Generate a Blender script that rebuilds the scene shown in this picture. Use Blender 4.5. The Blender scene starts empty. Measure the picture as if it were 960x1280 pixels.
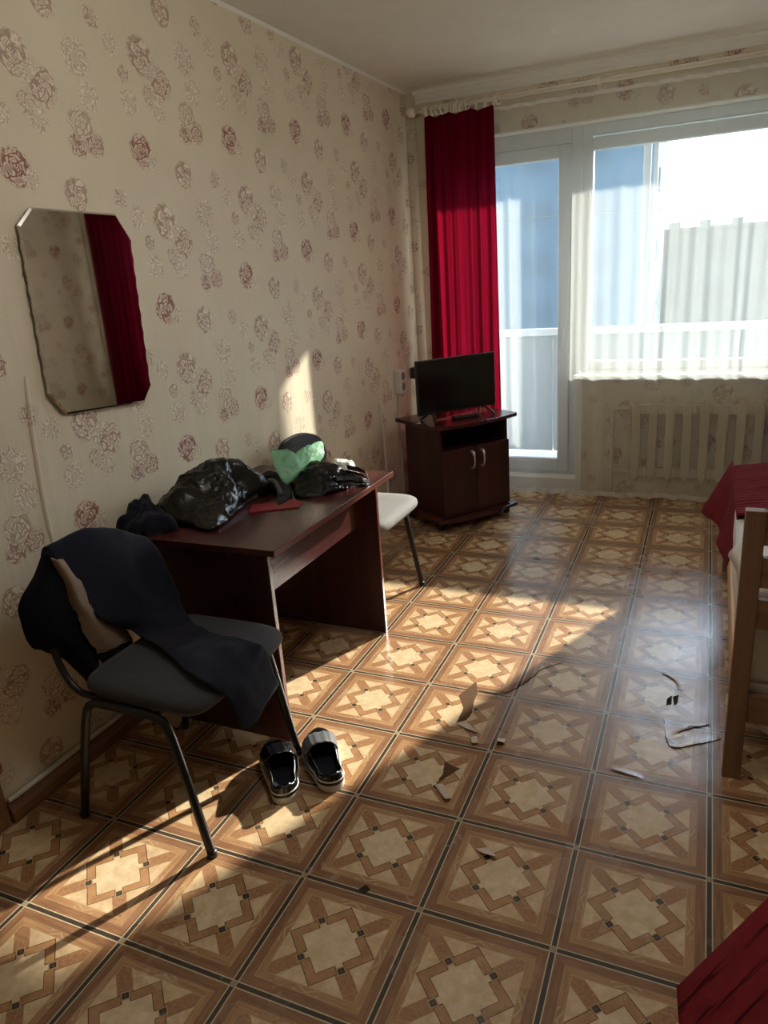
import bpy, bmesh, math, random
import numpy as np
from mathutils import Vector, Matrix, noise
random.seed(7)
SC = bpy.context.scene
COL = SC.collection
PI = math.pi

# ------------------------------------------------------------------ camera, sky, sun, exposure
cam_d = bpy.data.cameras.new('camera')
cam = bpy.data.objects.new('camera', cam_d)
COL.objects.link(cam)
cam_d.sensor_fit = 'VERTICAL'
cam_d.sensor_height = 24.0
cam_d.lens = 24.0 * 903.13 / 1280
cam_d.clip_end = 500


def cam_axes(yaw, pitch, roll):
    cy, sy = math.cos(yaw), math.sin(yaw)
    f = Vector((-sy * math.cos(pitch), cy * math.cos(pitch), -math.sin(pitch)))
    r = Vector((cy, sy, 0))
    u = r.cross(f)
    c, s = math.cos(roll), math.sin(roll)
    return c * r + s * u, -s * r + c * u, f


_r, _u, _f = cam_axes(0.43848541, 0.31679603, -0.07259131)
cam.matrix_world = Matrix(((_r.x, _u.x, -_f.x, 1.84983), (_r.y, _u.y, -_f.y, 0.0),
                           (_r.z, _u.z, -_f.z, 1.48688), (0, 0, 0, 1)))
SC.camera = cam

SC.view_settings.view_transform = 'Standard'
SC.view_settings.look = 'None'
SC.view_settings.gamma = 1
SC.view_settings.use_curve_mapping = False
SC.view_settings.exposure = 2.40
SC.cycles.diffuse_bounces = 8
SC.cycles.transparent_max_bounces = 16

world = bpy.data.worlds.new('sky')
SC.world = world
world.use_nodes = True
wn = world.node_tree
wn.nodes.clear()
w_out = wn.nodes.new('ShaderNodeOutputWorld')
w_bg = wn.nodes.new('ShaderNodeBackground')
w_tc = wn.nodes.new('ShaderNodeTexCoord')
w_sep = wn.nodes.new('ShaderNodeSeparateXYZ')
w_ramp = wn.nodes.new('ShaderNodeValToRGB')
w_ramp.color_ramp.elements[0].position = 0.0
w_ramp.color_ramp.elements[0].color = (0.84, 0.94, 1.0, 1)
w_ramp.color_ramp.elements[1].position = 0.6
w_ramp.color_ramp.elements[1].color = (0.56, 0.74, 1.0, 1)
wn.links.new(w_tc.outputs['Generated'], w_sep.inputs[0])
wn.links.new(w_sep.outputs['Z'], w_ramp.inputs[0])
wn.links.new(w_ramp.outputs[0], w_bg.inputs[0])
wn.links.new(w_bg.outputs[0], w_out.inputs[0])
w_bg.inputs[1].default_value = 2.1

SUN_AZ, SUN_EL = math.atan(0.42), math.radians(24.3)
sun_d = bpy.data.lights.new('sun', 'SUN')
sun = bpy.data.objects.new('sun', sun_d)
COL.objects.link(sun)
sun_d.energy = 3.7
sun_d.color = (1.0, 0.92, 0.79)
sun_d.angle = math.radians(0.9)
_sd = Vector((-math.sin(SUN_AZ) * math.cos(SUN_EL), -math.cos(SUN_AZ) * math.cos(SUN_EL), -math.sin(SUN_EL)))
sun.rotation_euler = _sd.to_track_quat('-Z', 'Y').to_euler()
sun.location = (12, 30, 18)


# ------------------------------------------------------------------ node helpers
def srgb(r, g, b):
    def c(v):
        v /= 255.0
        return v / 12.92 if v <= 0.04045 else ((v + 0.055) / 1.055) ** 2.4
    return (c(r), c(g), c(b), 1.0)


class G:
    """small wrapper round a node tree"""
    def __init__(self, name):
        self.m = bpy.data.materials.new(name)
        self.m.use_nodes = True
        self.t = self.m.node_tree
        self.t.nodes.clear()
        self.out = self.t.nodes.new('ShaderNodeOutputMaterial')

    def n(self, typ, **kw):
        nd = self.t.nodes.new(typ)
        for k, v in kw.items():
            setattr(nd, k, v)
        return nd

    def put(self, sock, v):
        if isinstance(v, bpy.types.NodeSocket):
            self.t.links.new(v, sock)
        elif v is not None:
            sock.default_value = v

    def math(self, op, a, b=None, c=None, clamp=False):
        nd = self.n('ShaderNodeMath', operation=op, use_clamp=clamp)
        self.put(nd.inputs[0], a)
        self.put(nd.inputs[1], b)
        self.put(nd.inputs[2], c)
        return nd.outputs[0]

    def vec(self, op, a, b=None, out=0):
        nd = self.n('ShaderNodeVectorMath', operation=op)
        self.put(nd.inputs[0], a)
        self.put(nd.inputs[1], b)
        return nd.outputs[out]

    def sep(self, v):
        nd = self.n('ShaderNodeSeparateXYZ')
        self.put(nd.inputs[0], v)
        return nd.outputs

    def comb(self, x, y, z=0.0):
        nd = self.n('ShaderNodeCombineXYZ')
        self.put(nd.inputs[0], x)
        self.put(nd.inputs[1], y)
        self.put(nd.inputs[2], z)
        return nd.outputs[0]

    def mix(self, f, a, b, blend='MIX'):
        nd = self.n('ShaderNodeMix', data_type='RGBA', blend_type=blend)
        self.put(nd.inputs[0], f)
        self.put(nd.inputs[6], a)
        self.put(nd.inputs[7], b)
        return nd.outputs[2]

    def step(self, a, lo, hi):
        nd = self.n('ShaderNodeMapRange', interpolation_type='SMOOTHSTEP')
        self.put(nd.inputs[0], a)
        nd.inputs[1].default_value = lo
        nd.inputs[2].default_value = hi
        return nd.outputs[0]

    def noise(self, v, scale, detail=3.0, rough=0.55, out='Fac'):
        nd = self.n('ShaderNodeTexNoise')
        self.put(nd.inputs['Vector'], v)
        nd.inputs['Scale'].default_value = scale
        nd.inputs['Detail'].default_value = detail
        nd.inputs['Roughness'].default_value = rough
        return nd.outputs[out]

    def pos(self):
        return self.n('ShaderNodeNewGeometry').outputs['Position']

    def obj(self):
        return self.n('ShaderNodeTexCoord').outputs['Object']

    def bump(self, h, strength, dist=0.01):
        nd = self.n('ShaderNodeBump')
        nd.inputs['Strength'].default_value = strength
        nd.inputs['Distance'].default_value = dist
        self.put(nd.inputs['Height'], h)
        return nd.outputs[0]

    def bsdf(self, color, rough=0.5, normal=None, spec=0.5, metal=0.0, coat=0.0, sheen=0.0):
        nd = self.n('ShaderNodeBsdfPrincipled')
        self.put(nd.inputs['Base Color'], color)
        self.put(nd.inputs['Roughness'], rough)
        self.put(nd.inputs['Specular IOR Level'], spec)
        self.put(nd.inputs['Metallic'], metal)
        self.put(nd.inputs['Coat Weight'], coat)
        self.put(nd.inputs['Sheen Weight'], sheen)
        if normal is not None:
            self.put(nd.inputs['Normal'], normal)
        return nd.outputs[0]

    def done(self, shader):
        self.t.links.new(shader, self.out.inputs[0])
        return self.m


def plain(name, rgb, rough=0.5, spec=0.5, metal=0.0, var=0.06, scale=14.0, bump=0.0, bscale=60.0, coat=0.0, sheen=0.0):
    g = G(name)
    p = g.obj()
    f = g.noise(p, scale)
    c = srgb(*rgb)
    dark = tuple(max(0, x * (1 - 2.2 * var)) for x in c[:3]) + (1,)
    light = tuple(min(1, x * (1 + 2.2 * var)) for x in c[:3]) + (1,)
    col = g.mix(f, dark, light)
    nrm = g.bump(g.noise(p, bscale, 4.0), bump, 0.004) if bump else None
    return g.done(g.bsdf(col, rough, nrm, spec, metal, coat, sheen))


def wood(name, c1, c2, rough=0.35, along=2, scale=1.0, coat=0.0, spec=0.5):
    g = G(name)
    p = g.obj()
    mp = g.n('ShaderNodeMapping')
    s = [26 * scale, 26 * scale, 26 * scale]
    s[along] = 1.6 * scale
    mp.inputs['Scale'].default_value = s
    g.put(mp.inputs[0], p)
    f = g.noise(mp.outputs[0], 1.0, 6.0, 0.6)
    f = g.step(f, 0.3, 0.72)
    col = g.mix(f, srgb(*c1), srgb(*c2))
    return g.done(g.bsdf(col, rough, g.bump(f, 0.04, 0.001), spec, 0.0, coat))


# ---- wallpaper: repeating rose sprigs on a cream ground
# (u, v) lattice position, radius, redness, kind
MOTIFS = [
    (0.000, 0.060, 0.046, 0.25), (-0.045, -0.055, 0.033, 0.75), (0.085, -0.060, 0.036, 0.70),
    (0.480, -0.125, 0.050, 1.00), (0.048, 0.410, 0.052, 0.15), (0.606, 0.420, 0.056, 0.45),
    (0.760, 0.262, 0.052, 0.55), (0.690, 0.330, 0.040, 0.10), (0.875, -0.310, 0.046, 0.45),
    (0.225, -0.380, 0.030, 0.40), (0.100, 0.200, 0.042, 0.05), (0.440, 0.160, 0.040, 0.05),
    (0.425, 0.320, 0.024, 0.45), (0.350, -0.510, 0.034, 0.05), (0.570, -0.190, 0.030, 0.10),
    (0.640, 0.190, 0.032, 0.30), (0.700, 0.100, 0.036, 0.05),
]


def wallpaper(name, axis, tint=(216, 205, 182)):
    g = G(name)
    p = g.pos()
    s = g.sep(p)
    if axis == 'y':
        a, b = s[1], s[2]
    else:
        a, b = g.math('ADD', s[0], 0.35), s[2]
    flat = g.comb(a, b, 0.0)
    wob = g.vec('SCALE', g.vec('SUBTRACT', g.noise(flat, 34.0, 3.0, 0.6, 'Color'), (0.5, 0.5, 0.5)), None)
    wob.node.inputs['Scale'].default_value = 0.022
    q = g.sep(g.vec('ADD', flat, wob))
    u = g.math('DIVIDE', g.math('SUBTRACT', q[0], 1.932), 0.543)
    v = g.math('DIVIDE', g.math('SUBTRACT', g.math('SUBTRACT', q[1], 1.965), g.math('MULTIPLY', u, 0.10)), 0.525)
    uv = g.comb(u, v, 0.0)
    loc = (9.0, 9.0, 9.0)
    red = 0.0
    best = 1.35
    for (cu, cv, r, rd) in MOTIFS:
        r *= 1.22
        d = g.vec('SUBTRACT', g.vec('FRACTION', g.vec('ADD', uv, (0.5 - cu + 4, 0.5 - cv + 4, 0.0))), (0.5, 0.5, 0.0))
        x = g.vec('DOT_PRODUCT', d, (0.543 / r, 0, 0), 1)
        y = g.vec('DOT_PRODUCT', d, (0.10 / r, 0.525 / r, 0), 1)
        lv = g.comb(x, y, rd * 9.0)
        ln = g.math('SQRT', g.math('ADD', g.math('MULTIPLY', x, x), g.math('MULTIPLY', y, y)))
        inside = g.math('LESS_THAN', ln, best)
        best = g.math('MINIMUM', ln, best)
        mx = g.n('ShaderNodeMix', data_type='VECTOR')
        g.put(mx.inputs[0], inside)
        g.put(mx.inputs[4], loc)
        g.put(mx.inputs[5], lv)
        loc = mx.outputs[1]
        mf = g.n('ShaderNodeMix', data_type='FLOAT')
        g.put(mf.inputs[0], inside)
        g.put(mf.inputs[2], red)
        g.put(mf.inputs[3], rd)
        red = mf.outputs[0]
    L = g.sep(loc)
    rad = g.math('SQRT', g.math('ADD', g.math('MULTIPLY', L[0], L[0]), g.math('MULTIPLY', L[1], L[1])))
    ang = g.math('ARCTAN2', L[1], L[0])
    # petals: cells drawn in a polar spiral, plus leaf strokes for the pale sprigs
    wn_ = g.sep(g.noise(flat, 52.0, 2.0, 0.5, 'Color'))
    pa = g.math('ADD', g.math('MULTIPLY', ang, 0.80), g.math('ADD', g.math('MULTIPLY', rad, 1.5), g.math('MULTIPLY', wn_[0], 0.9)))
    pr_ = g.math('ADD', g.math('MULTIPLY', g.math('POWER', rad, 0.75), 3.6), g.math('MULTIPLY', wn_[1], 1.1))
    vo = g.n('ShaderNodeTexVoronoi', feature='DISTANCE_TO_EDGE')
    g.put(vo.inputs['Vector'], g.comb(pa, pr_, L[2]))
    vo.inputs['Scale'].default_value = 1.0
    vd = vo.outputs[0]
    stroke = g.math('SINE', g.math('ADD', g.math('ADD', g.math('MULTIPLY', ang, 6.0), g.math('MULTIPLY', rad, 5.0)), g.math('MULTIPLY', wn_[2], 26.0)))
    sprig = g.math('LESS_THAN', red, 0.2)
    l_rose = g.math('SUBTRACT', 1.0, g.step(vd, 0.035, 0.13))
    h_rose = g.math('MULTIPLY', g.step(vd, 0.10, 0.16), g.math('SUBTRACT', 1.0, g.step(vd, 0.19, 0.30)))
    l_sp = g.math('MULTIPLY', g.step(stroke, 0.55, 0.95), g.step(rad, 0.10, 0.35))
    h_sp = g.math('MULTIPLY', g.step(g.math('MULTIPLY', stroke, -1.0), 0.35, 0.9), g.step(rad, 0.10, 0.35))
    fl = g.n('ShaderNodeMix', data_type='FLOAT')
    g.put(fl.inputs[0], sprig); g.put(fl.inputs[2], l_rose); g.put(fl.inputs[3], l_sp)
    fh = g.n('ShaderNodeMix', data_type='FLOAT')
    g.put(fh.inputs[0], sprig); g.put(fh.inputs[2], h_rose); g.put(fh.inputs[3], h_sp)
    edge = g.math('ADD', rad, g.math('MULTIPLY', g.noise(flat, 70.0, 2.0), 0.55))
    mask = g.math('SUBTRACT', 1.0, g.step(edge, 0.98, 1.25))
    line = g.math('MULTIPLY', fl.outputs[0], mask)
    hi = g.math('MULTIPLY', fh.outputs[0], mask)
    # leaves scattered at the outside of each sprig
    leaf = g.math('MULTIPLY', g.math('SUBTRACT', 1.0, g.step(rad, 1.3, 1.7)), g.step(rad, 0.8, 1.1))
    # ground
    ground = g.mix(g.noise(flat, 3.0, 4.0), srgb(tint[0] - 10, tint[1] - 11, tint[2] - 13), srgb(tint[0] + 6, tint[1] + 6, tint[2] + 6))
    fold = g.noise(g.comb(g.math('MULTIPLY', a, 9.0), g.math('MULTIPLY', b, 0.8), 0.0), 1.6, 3.0)
    pet = g.mix(red, srgb(190, 170, 148), srgb(178, 136, 118))
    lin = g.mix(red, srgb(150, 128, 108), srgb(132, 74, 62))
    col = g.mix(g.math('MULTIPLY', mask, g.math('ADD', 0.25, g.math('MULTIPLY', red, 0.5))), ground, pet)
    col = g.mix(g.math('MULTIPLY', hi, 0.7), col, srgb(240, 230, 212))  # pale petal lines; window shine on the embossing is painted into the colour
    col = g.mix(g.math('MULTIPLY', line, g.math('ADD', 0.36, g.math('MULTIPLY', red, 0.42))), col, lin)
    stipple = g.noise(flat, 190.0, 2.0)
    h = g.math('ADD', g.math('MULTIPLY', g.math('SUBTRACT', hi, line), 0.5), g.math('MULTIPLY', stipple, 0.35))
    nb = g.n('ShaderNodeBump')
    nb.inputs['Strength'].default_value = 0.35
    nb.inputs['Distance'].default_value = 0.004
    g.put(nb.inputs['Height'], h)
    nb2 = g.n('ShaderNodeBump')
    nb2.inputs['Strength'].default_value = 0.12
    nb2.inputs['Distance'].default_value = 0.03
    g.put(nb2.inputs['Height'], fold)
    g.put(nb2.inputs['Normal'], nb.outputs[0])
    rough = g.math('SUBTRACT', 0.62, g.math('MULTIPLY', hi, 0.22))
    return g.done(g.bsdf(col, rough, nb2.outputs[0], 0.35))


# ---- printed parquet linoleum
def lino():
    g = G('parquet_linoleum')
    p = g.pos()
    d = g.vec('SUBTRACT', p, (1.92815, 1.2676, 0))
    c, s_ = math.cos(0.01219), math.sin(0.01219)
    gx = g.vec('DOT_PRODUCT', d, (c / .325, s_ / .325, 0), 1)
    gy = g.vec('DOT_PRODUCT', d, (-s_ / .325, c / .325, 0), 1)
    fx = g.math('SUBTRACT', g.math('FRACT', g.math('ADD', gx, 40.0)), 0.5)
    fy = g.math('SUBTRACT', g.math('FRACT', g.math('ADD', gy, 40.0)), 0.5)
    ax, ay = g.math('ABSOLUTE', fx), g.math('ABSOLUTE', fy)
    L1 = g.math('ADD', ax, ay)
    Li = g.math('MAXIMUM', ax, ay)
    Lm = g.math('MINIMUM', ax, ay)
    dg = g.math('ABSOLUTE', g.math('SUBTRACT', ax, ay))
    lt = lambda a, b: g.math('LESS_THAN', a, b)
    gt = lambda a, b: g.math('GREATER_THAN', a, b)
    AND = lambda *k: k[0] if len(k) == 1 else g.math('MULTIPLY', k[0], AND(*k[1:]))
    band = lambda a, lo, hi: AND(gt(a, lo), lt(a, hi))
    # wood tones: grain along x or along y according to which side of the tile
    mpx = g.comb(g.math('MULTIPLY', gx, 3.0), g.math('MULTIPLY', gy, 36.0), 0.0)
    mpy = g.comb(g.math('MULTIPLY', gx, 36.0), g.math('MULTIPLY', gy, 3.0), 0.0)
    side = gt(ax, ay)
    mxv = g.n('ShaderNodeMix', data_type='VECTOR')
    g.put(mxv.inputs[0], side)
    g.put(mxv.inputs[4], mpx)
    g.put(mxv.inputs[5], mpy)
    grain = g.noise(mxv.outputs[1], 1.0, 5.0, 0.65)
    marble = g.noise(p, 26.0, 5.0, 0.7)
    speck = g.noise(p, 120.0, 3.0, 0.7)
    gm = g.step(grain, 0.28, 0.75)
    beige = g.mix(g.step(marble, 0.35, 0.7), srgb(196, 166, 126), srgb(222, 196, 156))
    star = g.mix(g.step(marble, 0.35, 0.72), srgb(204, 178, 138), srgb(228, 206, 168))
    brown = g.mix(g.step(speck, 0.3, 0.7), srgb(142, 100, 68), srgb(172, 128, 88))
    chev = g.mix(g.step(marble, 0.3, 0.7), srgb(156, 112, 74), srgb(182, 138, 94))
    edge = g.mix(gm, srgb(118, 80, 54), srgb(154, 112, 78))
    frame = g.mix(gm, srgb(150, 108, 72), srgb(186, 144, 100))
    dark = srgb(46, 40, 34)
    pale = srgb(206, 190, 156)
    col = edge
    col = g.mix(lt(Li, 0.402), col, frame)
    col = g.mix(band(Li, 0.398, 0.404), col, g.mix(grain, srgb(150, 116, 84), srgb(190, 160, 120)))
    orn = AND(band(Li, 0.352, 0.396), lt(Lm, 0.10), gt(g.math('SINE', g.math('ADD', g.math('MULTIPLY', Lm, 70.0), g.math('MULTIPLY', Li, 150.0))), 0.55))
    col = g.mix(orn, col, srgb(182, 158, 124))
    inn = lt(Li, 0.345)
    col = g.mix(inn, col, beige)
    col = g.mix(band(Li, 0.343, 0.348), col, srgb(186, 158, 116))
    col = g.mix(AND(lt(dg, 0.078), lt(Li, 0.343), gt(Li, 0.18)), col, brown)
    chz = AND(band(L1, 0.243, 0.342), gt(dg, 0.035))
    core = g.math('MAXIMUM', lt(L1, 0.243), AND(lt(L1, 0.33), lt(dg, 0.035)))
    col = g.mix(core, col, star)
    col = g.mix(chz, col, chev)
    ol = g.math('MAXIMUM', AND(band(L1, 0.336, 0.345), gt(dg, 0.05)), AND(band(L1, 0.240, 0.247), gt(dg, 0.05)))
    ol = g.math('MAXIMUM', ol, AND(band(dg, 0.040, 0.049), band(L1, 0.243, 0.342)))
    col = g.mix(ol, col, srgb(66, 46, 32))
    dia = g.math('ADD', g.math('ABSOLUTE', g.math('SUBTRACT', ax, 0.162)), g.math('ABSOLUTE', g.math('SUBTRACT', ay, 0.162)))
    col = g.mix(lt(dia, 0.045), col, srgb(172, 146, 106))
    col = g.mix(lt(dia, 0.033), col, srgb(40, 30, 24))
    col = g.mix(lt(dia, 0.010), col, srgb(96, 76, 56))
    col = g.mix(band(Li, 0.4745, 0.4830), col, pale)
    col = g.mix(gt(Li, 0.4830), col, dark)
    col = g.mix(band(Lm, 0.4745, 0.4830), col, pale)
    col = g.mix(AND(gt(Lm, 0.478), gt(Li, 0.478)), col, srgb(150, 134, 106))
    # wear: the sheet is a little dirty and bleached along the walkway
    wear = g.step(g.noise(p, 2.2, 5.0, 0.6), 0.42, 0.75)
    col = g.mix(g.math('MULTIPLY', wear, 0.16), col, srgb(150, 128, 104))
    wav = g.noise(p, 5.0, 2.0, 0.5)
    wav2 = g.noise(g.vec('MULTIPLY', p, (1.0, 2.2, 1.0)), 14.0, 3.0, 0.6)
    fine = g.noise(p, 160.0, 3.0)
    h = g.math('ADD', g.math('MULTIPLY', wav, 1.0), g.math('ADD', g.math('MULTIPLY', wav2, 0.28), g.math('MULTIPLY', fine, 0.012)))
    rough = g.math('ADD', 0.19, g.math('ADD', g.math('MULTIPLY', wear, 0.10), g.math('MULTIPLY', g.noise(p, 9.0), 0.10)))
    return g.done(g.bsdf(g.mix(0.10, col, srgb(138, 122, 106)), rough, g.bump(h, 0.13, 0.02), 0.6))


def cloth(name, rgb, transp, transl, weave=900.0, rgb_t=None, rgb_f=None):
    """woven cloth that lets light through: holes + translucency + diffuse"""
    g = G(name)
    dif = g.n('ShaderNodeBsdfDiffuse')
    dif.inputs[0].default_value = srgb(*rgb)
    trl = g.n('ShaderNodeBsdfTranslucent')
    trl.inputs[0].default_value = srgb(*(rgb_t or rgb))
    m1 = g.n('ShaderNodeMixShader')
    m1.inputs[0].default_value = transl
    g.t.links.new(dif.outputs[0], m1.inputs[1])
    g.t.links.new(trl.outputs[0], m1.inputs[2])
    tr = g.n('ShaderNodeBsdfTransparent')
    if rgb_f:
        tr.inputs[0].default_value = srgb(*rgb_f)
    m2 = g.n('ShaderNodeMixShader')
    nz = g.noise(g.vec('MULTIPLY', g.obj(), (1.0, 1.0, 0.06)), 40.0, 3.0)
    f = g.math('ADD', transp - 0.02, g.math('MULTIPLY', nz, 0.04), clamp=True)
    g.put(m2.inputs[0], f)
    g.t.links.new(m1.outputs[0], m2.inputs[1])
    g.t.links.new(tr.outputs[0], m2.inputs[2])
    return g.done(m2.outputs[0])


def glass(name, tint=(0.95, 0.97, 0.97, 1), refl=1.0):
    g = G(name)
    tr = g.n('ShaderNodeBsdfTransparent')
    tr.inputs[0].default_value = tint
    gl = g.n('ShaderNodeBsdfGlossy')
    gl.inputs['Roughness'].default_value = 0.02
    fr = g.n('ShaderNodeFresnel')
    fr.inputs[0].default_value = 1.45
    m = g.n('ShaderNodeMixShader')
    g.put(m.inputs[0], g.math('MULTIPLY', fr.outputs[0], refl))
    g.t.links.new(tr.outputs[0], m.inputs[1])
    g.t.links.new(gl.outputs[0], m.inputs[2])
    return g.done(m.outputs[0])


def bedspread(name):
    g = G(name)
    p = g.obj()
    uvn = g.n('ShaderNodeUVMap').outputs[0]
    s = g.sep(uvn)
    wob = g.noise(p, 7.0, 3.0)
    t = g.math('ADD', g.math('MULTIPLY', s[1], 190.0), g.math('MULTIPLY', wob, 9.0))
    rib = g.math('SINE', t)
    rib2 = g.step(rib, 0.35, 0.95)
    brk = g.step(g.noise(g.comb(g.math('MULTIPLY', s[0], 3.0), g.math('MULTIPLY', s[1], 60.0)), 4.0, 3.0), 0.42, 0.6)
    f = g.math('MULTIPLY', rib2, brk)
    col = g.mix(g.noise(p, 30.0), srgb(104, 28, 34), srgb(128, 45, 49))
    col = g.mix(g.math('MULTIPLY', f, 0.85), col, srgb(44, 14, 18))
    return g.done(g.bsdf(col, 0.95, g.bump(rib, 0.35, 0.004), 0.05))


def plastic_film(name, rgb, rough=0.25, alpha=1.0, bmp=0.6, spec=0.45):
    g = G(name)
    p = g.obj()
    n1 = g.noise(g.vec('ADD', p, g.noise(p, 9.0, 2.0, 0.5, 'Color')), 14.0, 2.0, 0.5)
    h = g.math('ADD', g.math('ABSOLUTE', g.math('SUBTRACT', n1, 0.5)), g.math('MULTIPLY', g.math('ABSOLUTE', g.math('SUBTRACT', g.noise(p, 48.0, 2.0, 0.5), 0.5)), 0.25))
    col = g.mix(g.noise(p, 8.0), srgb(*[max(0, c - 10) for c in rgb]), srgb(*[min(255, c + 10) for c in rgb]))
    b = g.bsdf(col, rough, g.bump(h, bmp, 0.02), spec)
    if alpha >= 1.0:
        return g.done(b)
    trl = g.n('ShaderNodeBsdfTranslucent')
    g.put(trl.inputs[0], col)
    m0 = g.n('ShaderNodeMixShader')
    m0.inputs[0].default_value = 0.4
    g.t.links.new(b, m0.inputs[1])
    g.t.links.new(trl.outputs[0], m0.inputs[2])
    tr = g.n('ShaderNodeBsdfTransparent')
    tr.inputs[0].default_value = srgb(*[min(255, int(c * 0.4 + 150)) for c in rgb])
    m = g.n('ShaderNodeMixShader')
    m.inputs[0].default_value = 1 - alpha
    g.t.links.new(m0.outputs[0], m.inputs[1])
    g.t.links.new(tr.outputs[0], m.inputs[2])
    return g.done(m.outputs[0])


def mirror_mat():
    g = G('silvered_glass')
    f = g.noise(g.obj(), 3.0)
    col = g.mix(f, (0.80, 0.80, 0.78, 1), (0.84, 0.84, 0.82, 1))
    return g.done(g.bsdf(col, 0.03, None, 0.5, 1.0))


def building_mat(name, rgb, win=0.7):
    g = G(name)
    p = g.pos()
    s = g.sep(p)
    wx = g.math('FRACT', g.math('MULTIPLY', s[0], 0.31))
    wz = g.math('FRACT', g.math('MULTIPLY', s[2], 0.36))
    w = g.math('MULTIPLY', g.math('LESS_THAN', g.math('ABSOLUTE', g.math('SUBTRACT', wx, 0.5)), 0.26),
               g.math('LESS_THAN', g.math('ABSOLUTE', g.math('SUBTRACT', wz, 0.5)), 0.24))
    c = srgb(*rgb)
    d = tuple(x * win for x in c[:3]) + (1,)
    return g.done(g.bsdf(g.mix(w, g.mix(g.noise(p, 0.6), c, tuple(x * 1.1 for x in c[:3]) + (1,)), d), 0.8, None, 0.2))


M = {}
M['paper_left'] = wallpaper('rose_wallpaper_side', 'y')
M['paper_end'] = wallpaper('rose_wallpaper_end', 'x')
M['lino'] = lino()
M['ceiling'] = plain('whitewash', (222, 218, 208), 0.9, 0.2, var=0.03, scale=6, bump=0.25, bscale=90)
M['white_trim'] = plain('white_paint', (228, 226, 216), 0.45, 0.4, var=0.02)
M['pvc'] = plain('white_pvc', (196, 199, 198), 0.3, 0.5, var=0.01)
M['sill'] = plain('white_sill', (232, 230, 224), 0.25, 0.5, var=0.01)
M['baseboard'] = wood('brown_skirting', (104, 72, 48), (140, 100, 68), 0.4, 1)
M['casing'] = wood('brown_casing', (104, 72, 48), (136, 96, 64), 0.4, 2)
M['glass'] = glass('window_glass', (0.985, 0.99, 0.99, 1))
M['sheer'] = cloth('white_voile', (222, 230, 229), 0.82, 0.42)
M['sheer_hem'] = cloth('white_voile_hem', (250, 250, 246), 0.30, 0.45)
M['red_cloth'] = cloth('red_curtain_cloth', (122, 14, 42), 0.03, 0.60, rgb_t=(168, 46, 84))
M['rod'] = plain('cream_rod', (224, 216, 196), 0.35, 0.5, var=0.03)
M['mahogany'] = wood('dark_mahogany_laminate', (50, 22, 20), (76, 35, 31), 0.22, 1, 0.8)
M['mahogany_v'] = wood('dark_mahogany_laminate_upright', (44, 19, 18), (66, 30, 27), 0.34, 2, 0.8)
M['edge_band'] = wood('mahogany_edge_band', (78, 42, 34), (104, 60, 48), 0.3, 1, 0.8)
M['black_plastic'] = plain('black_plastic', (16, 16, 18), 0.35, 0.5, var=0.05)
M['screen'] = plain('dark_screen', (10, 9, 12), 0.12, 0.5, var=0.02)
M['button'] = plain('grey_rubber', (84, 84, 88), 0.6)
M['steel'] = plain('bright_steel', (225, 222, 214), 0.28, 0.5, 1.0, var=0.02)
M['black_metal'] = plain('black_enamel_tube', (16, 15, 15), 0.42, 0.5, var=0.05)
M['grey_uph'] = plain('grey_upholstery', (58, 58, 62), 0.85, 0.25, var=0.10, scale=220, bump=0.3, bscale=420, sheen=0.1)
M['sunlit_uph'] = plain('sunlit_grey_upholstery', (122, 122, 120), 0.85, 0.25, var=0.10, scale=220, bump=0.3, bscale=420)  # paler grey for the far seat: sunlight on it is put into the colour
M['navy'] = plain('navy_cloth', (21, 23, 36), 0.9, 0.15, var=0.10, scale=60, bump=0.3, bscale=300, sheen=0.08)
M['navy_dark'] = plain('navy_knit', (17, 18, 26), 0.92, 0.12, var=0.10, scale=60, bump=0.3, bscale=300)
M['tan'] = plain('tan_lining', (128, 110, 92), 0.85, 0.2, var=0.08, scale=60, bump=0.3, bscale=200)
M['bag_black'] = plastic_film('black_bin_film', (20, 17, 15), 0.25, 1.0, 0.14, 0.30)
M['bag_smoke'] = plastic_film('smoky_black_film', (22, 23, 22), 0.20, 0.86, 0.4, 0.4)
M['bag_green'] = plastic_film('green_film', (176, 226, 192), 0.28, 0.66)
M['bag_white'] = plastic_film('white_film', (220, 224, 216), 0.4)
M['cap_cloth'] = plain('charcoal_cloth', (34, 33, 33), 0.8, 0.2, var=0.1, scale=80, bump=0.3, bscale=200)
M['grey_band'] = plain('grey_ribbon', (74, 74, 72), 0.6, 0.3, var=0.08, scale=50)
M['red_card'] = plain('red_card', (122, 24, 34), 0.5, 0.4, var=0.05)
M['mirror'] = mirror_mat()
M['mirror_edge'] = plain('ground_glass_edge', (196, 196, 186), 0.2, 0.6, var=0.03)
M['socket'] = plain('white_socket', (214, 212, 206), 0.35, 0.5, var=0.02)
M['socket_hole'] = plain('socket_well', (120, 118, 114), 0.5)
M['cable'] = plain('white_cable', (206, 200, 186), 0.5, 0.4, var=0.03)
M['brown_box'] = plain('brown_box', (66, 44, 38), 0.5)
M['radiator'] = plain('cream_radiator_paint', (204, 192, 168), 0.4, 0.5, var=0.03)
M['pine'] = wood('pine_backlit', (112, 84, 64), (138, 108, 84), 0.55, 2, 0.8)  # darkened for the posts: their backlit shade is in the colour
M['pine_h'] = wood('pine_rail_backlit', (116, 87, 66), (142, 110, 86), 0.55, 0, 0.8)  # end rails darkened too, backlit shade in the colour
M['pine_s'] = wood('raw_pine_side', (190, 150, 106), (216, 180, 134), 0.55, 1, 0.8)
M['linen'] = plain('white_bed_linen', (214, 212, 208), 0.9, 0.2, var=0.04, bump=0.4, bscale=14)
M['spread'] = bedspread('ribbed_red_bedspread')
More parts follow.
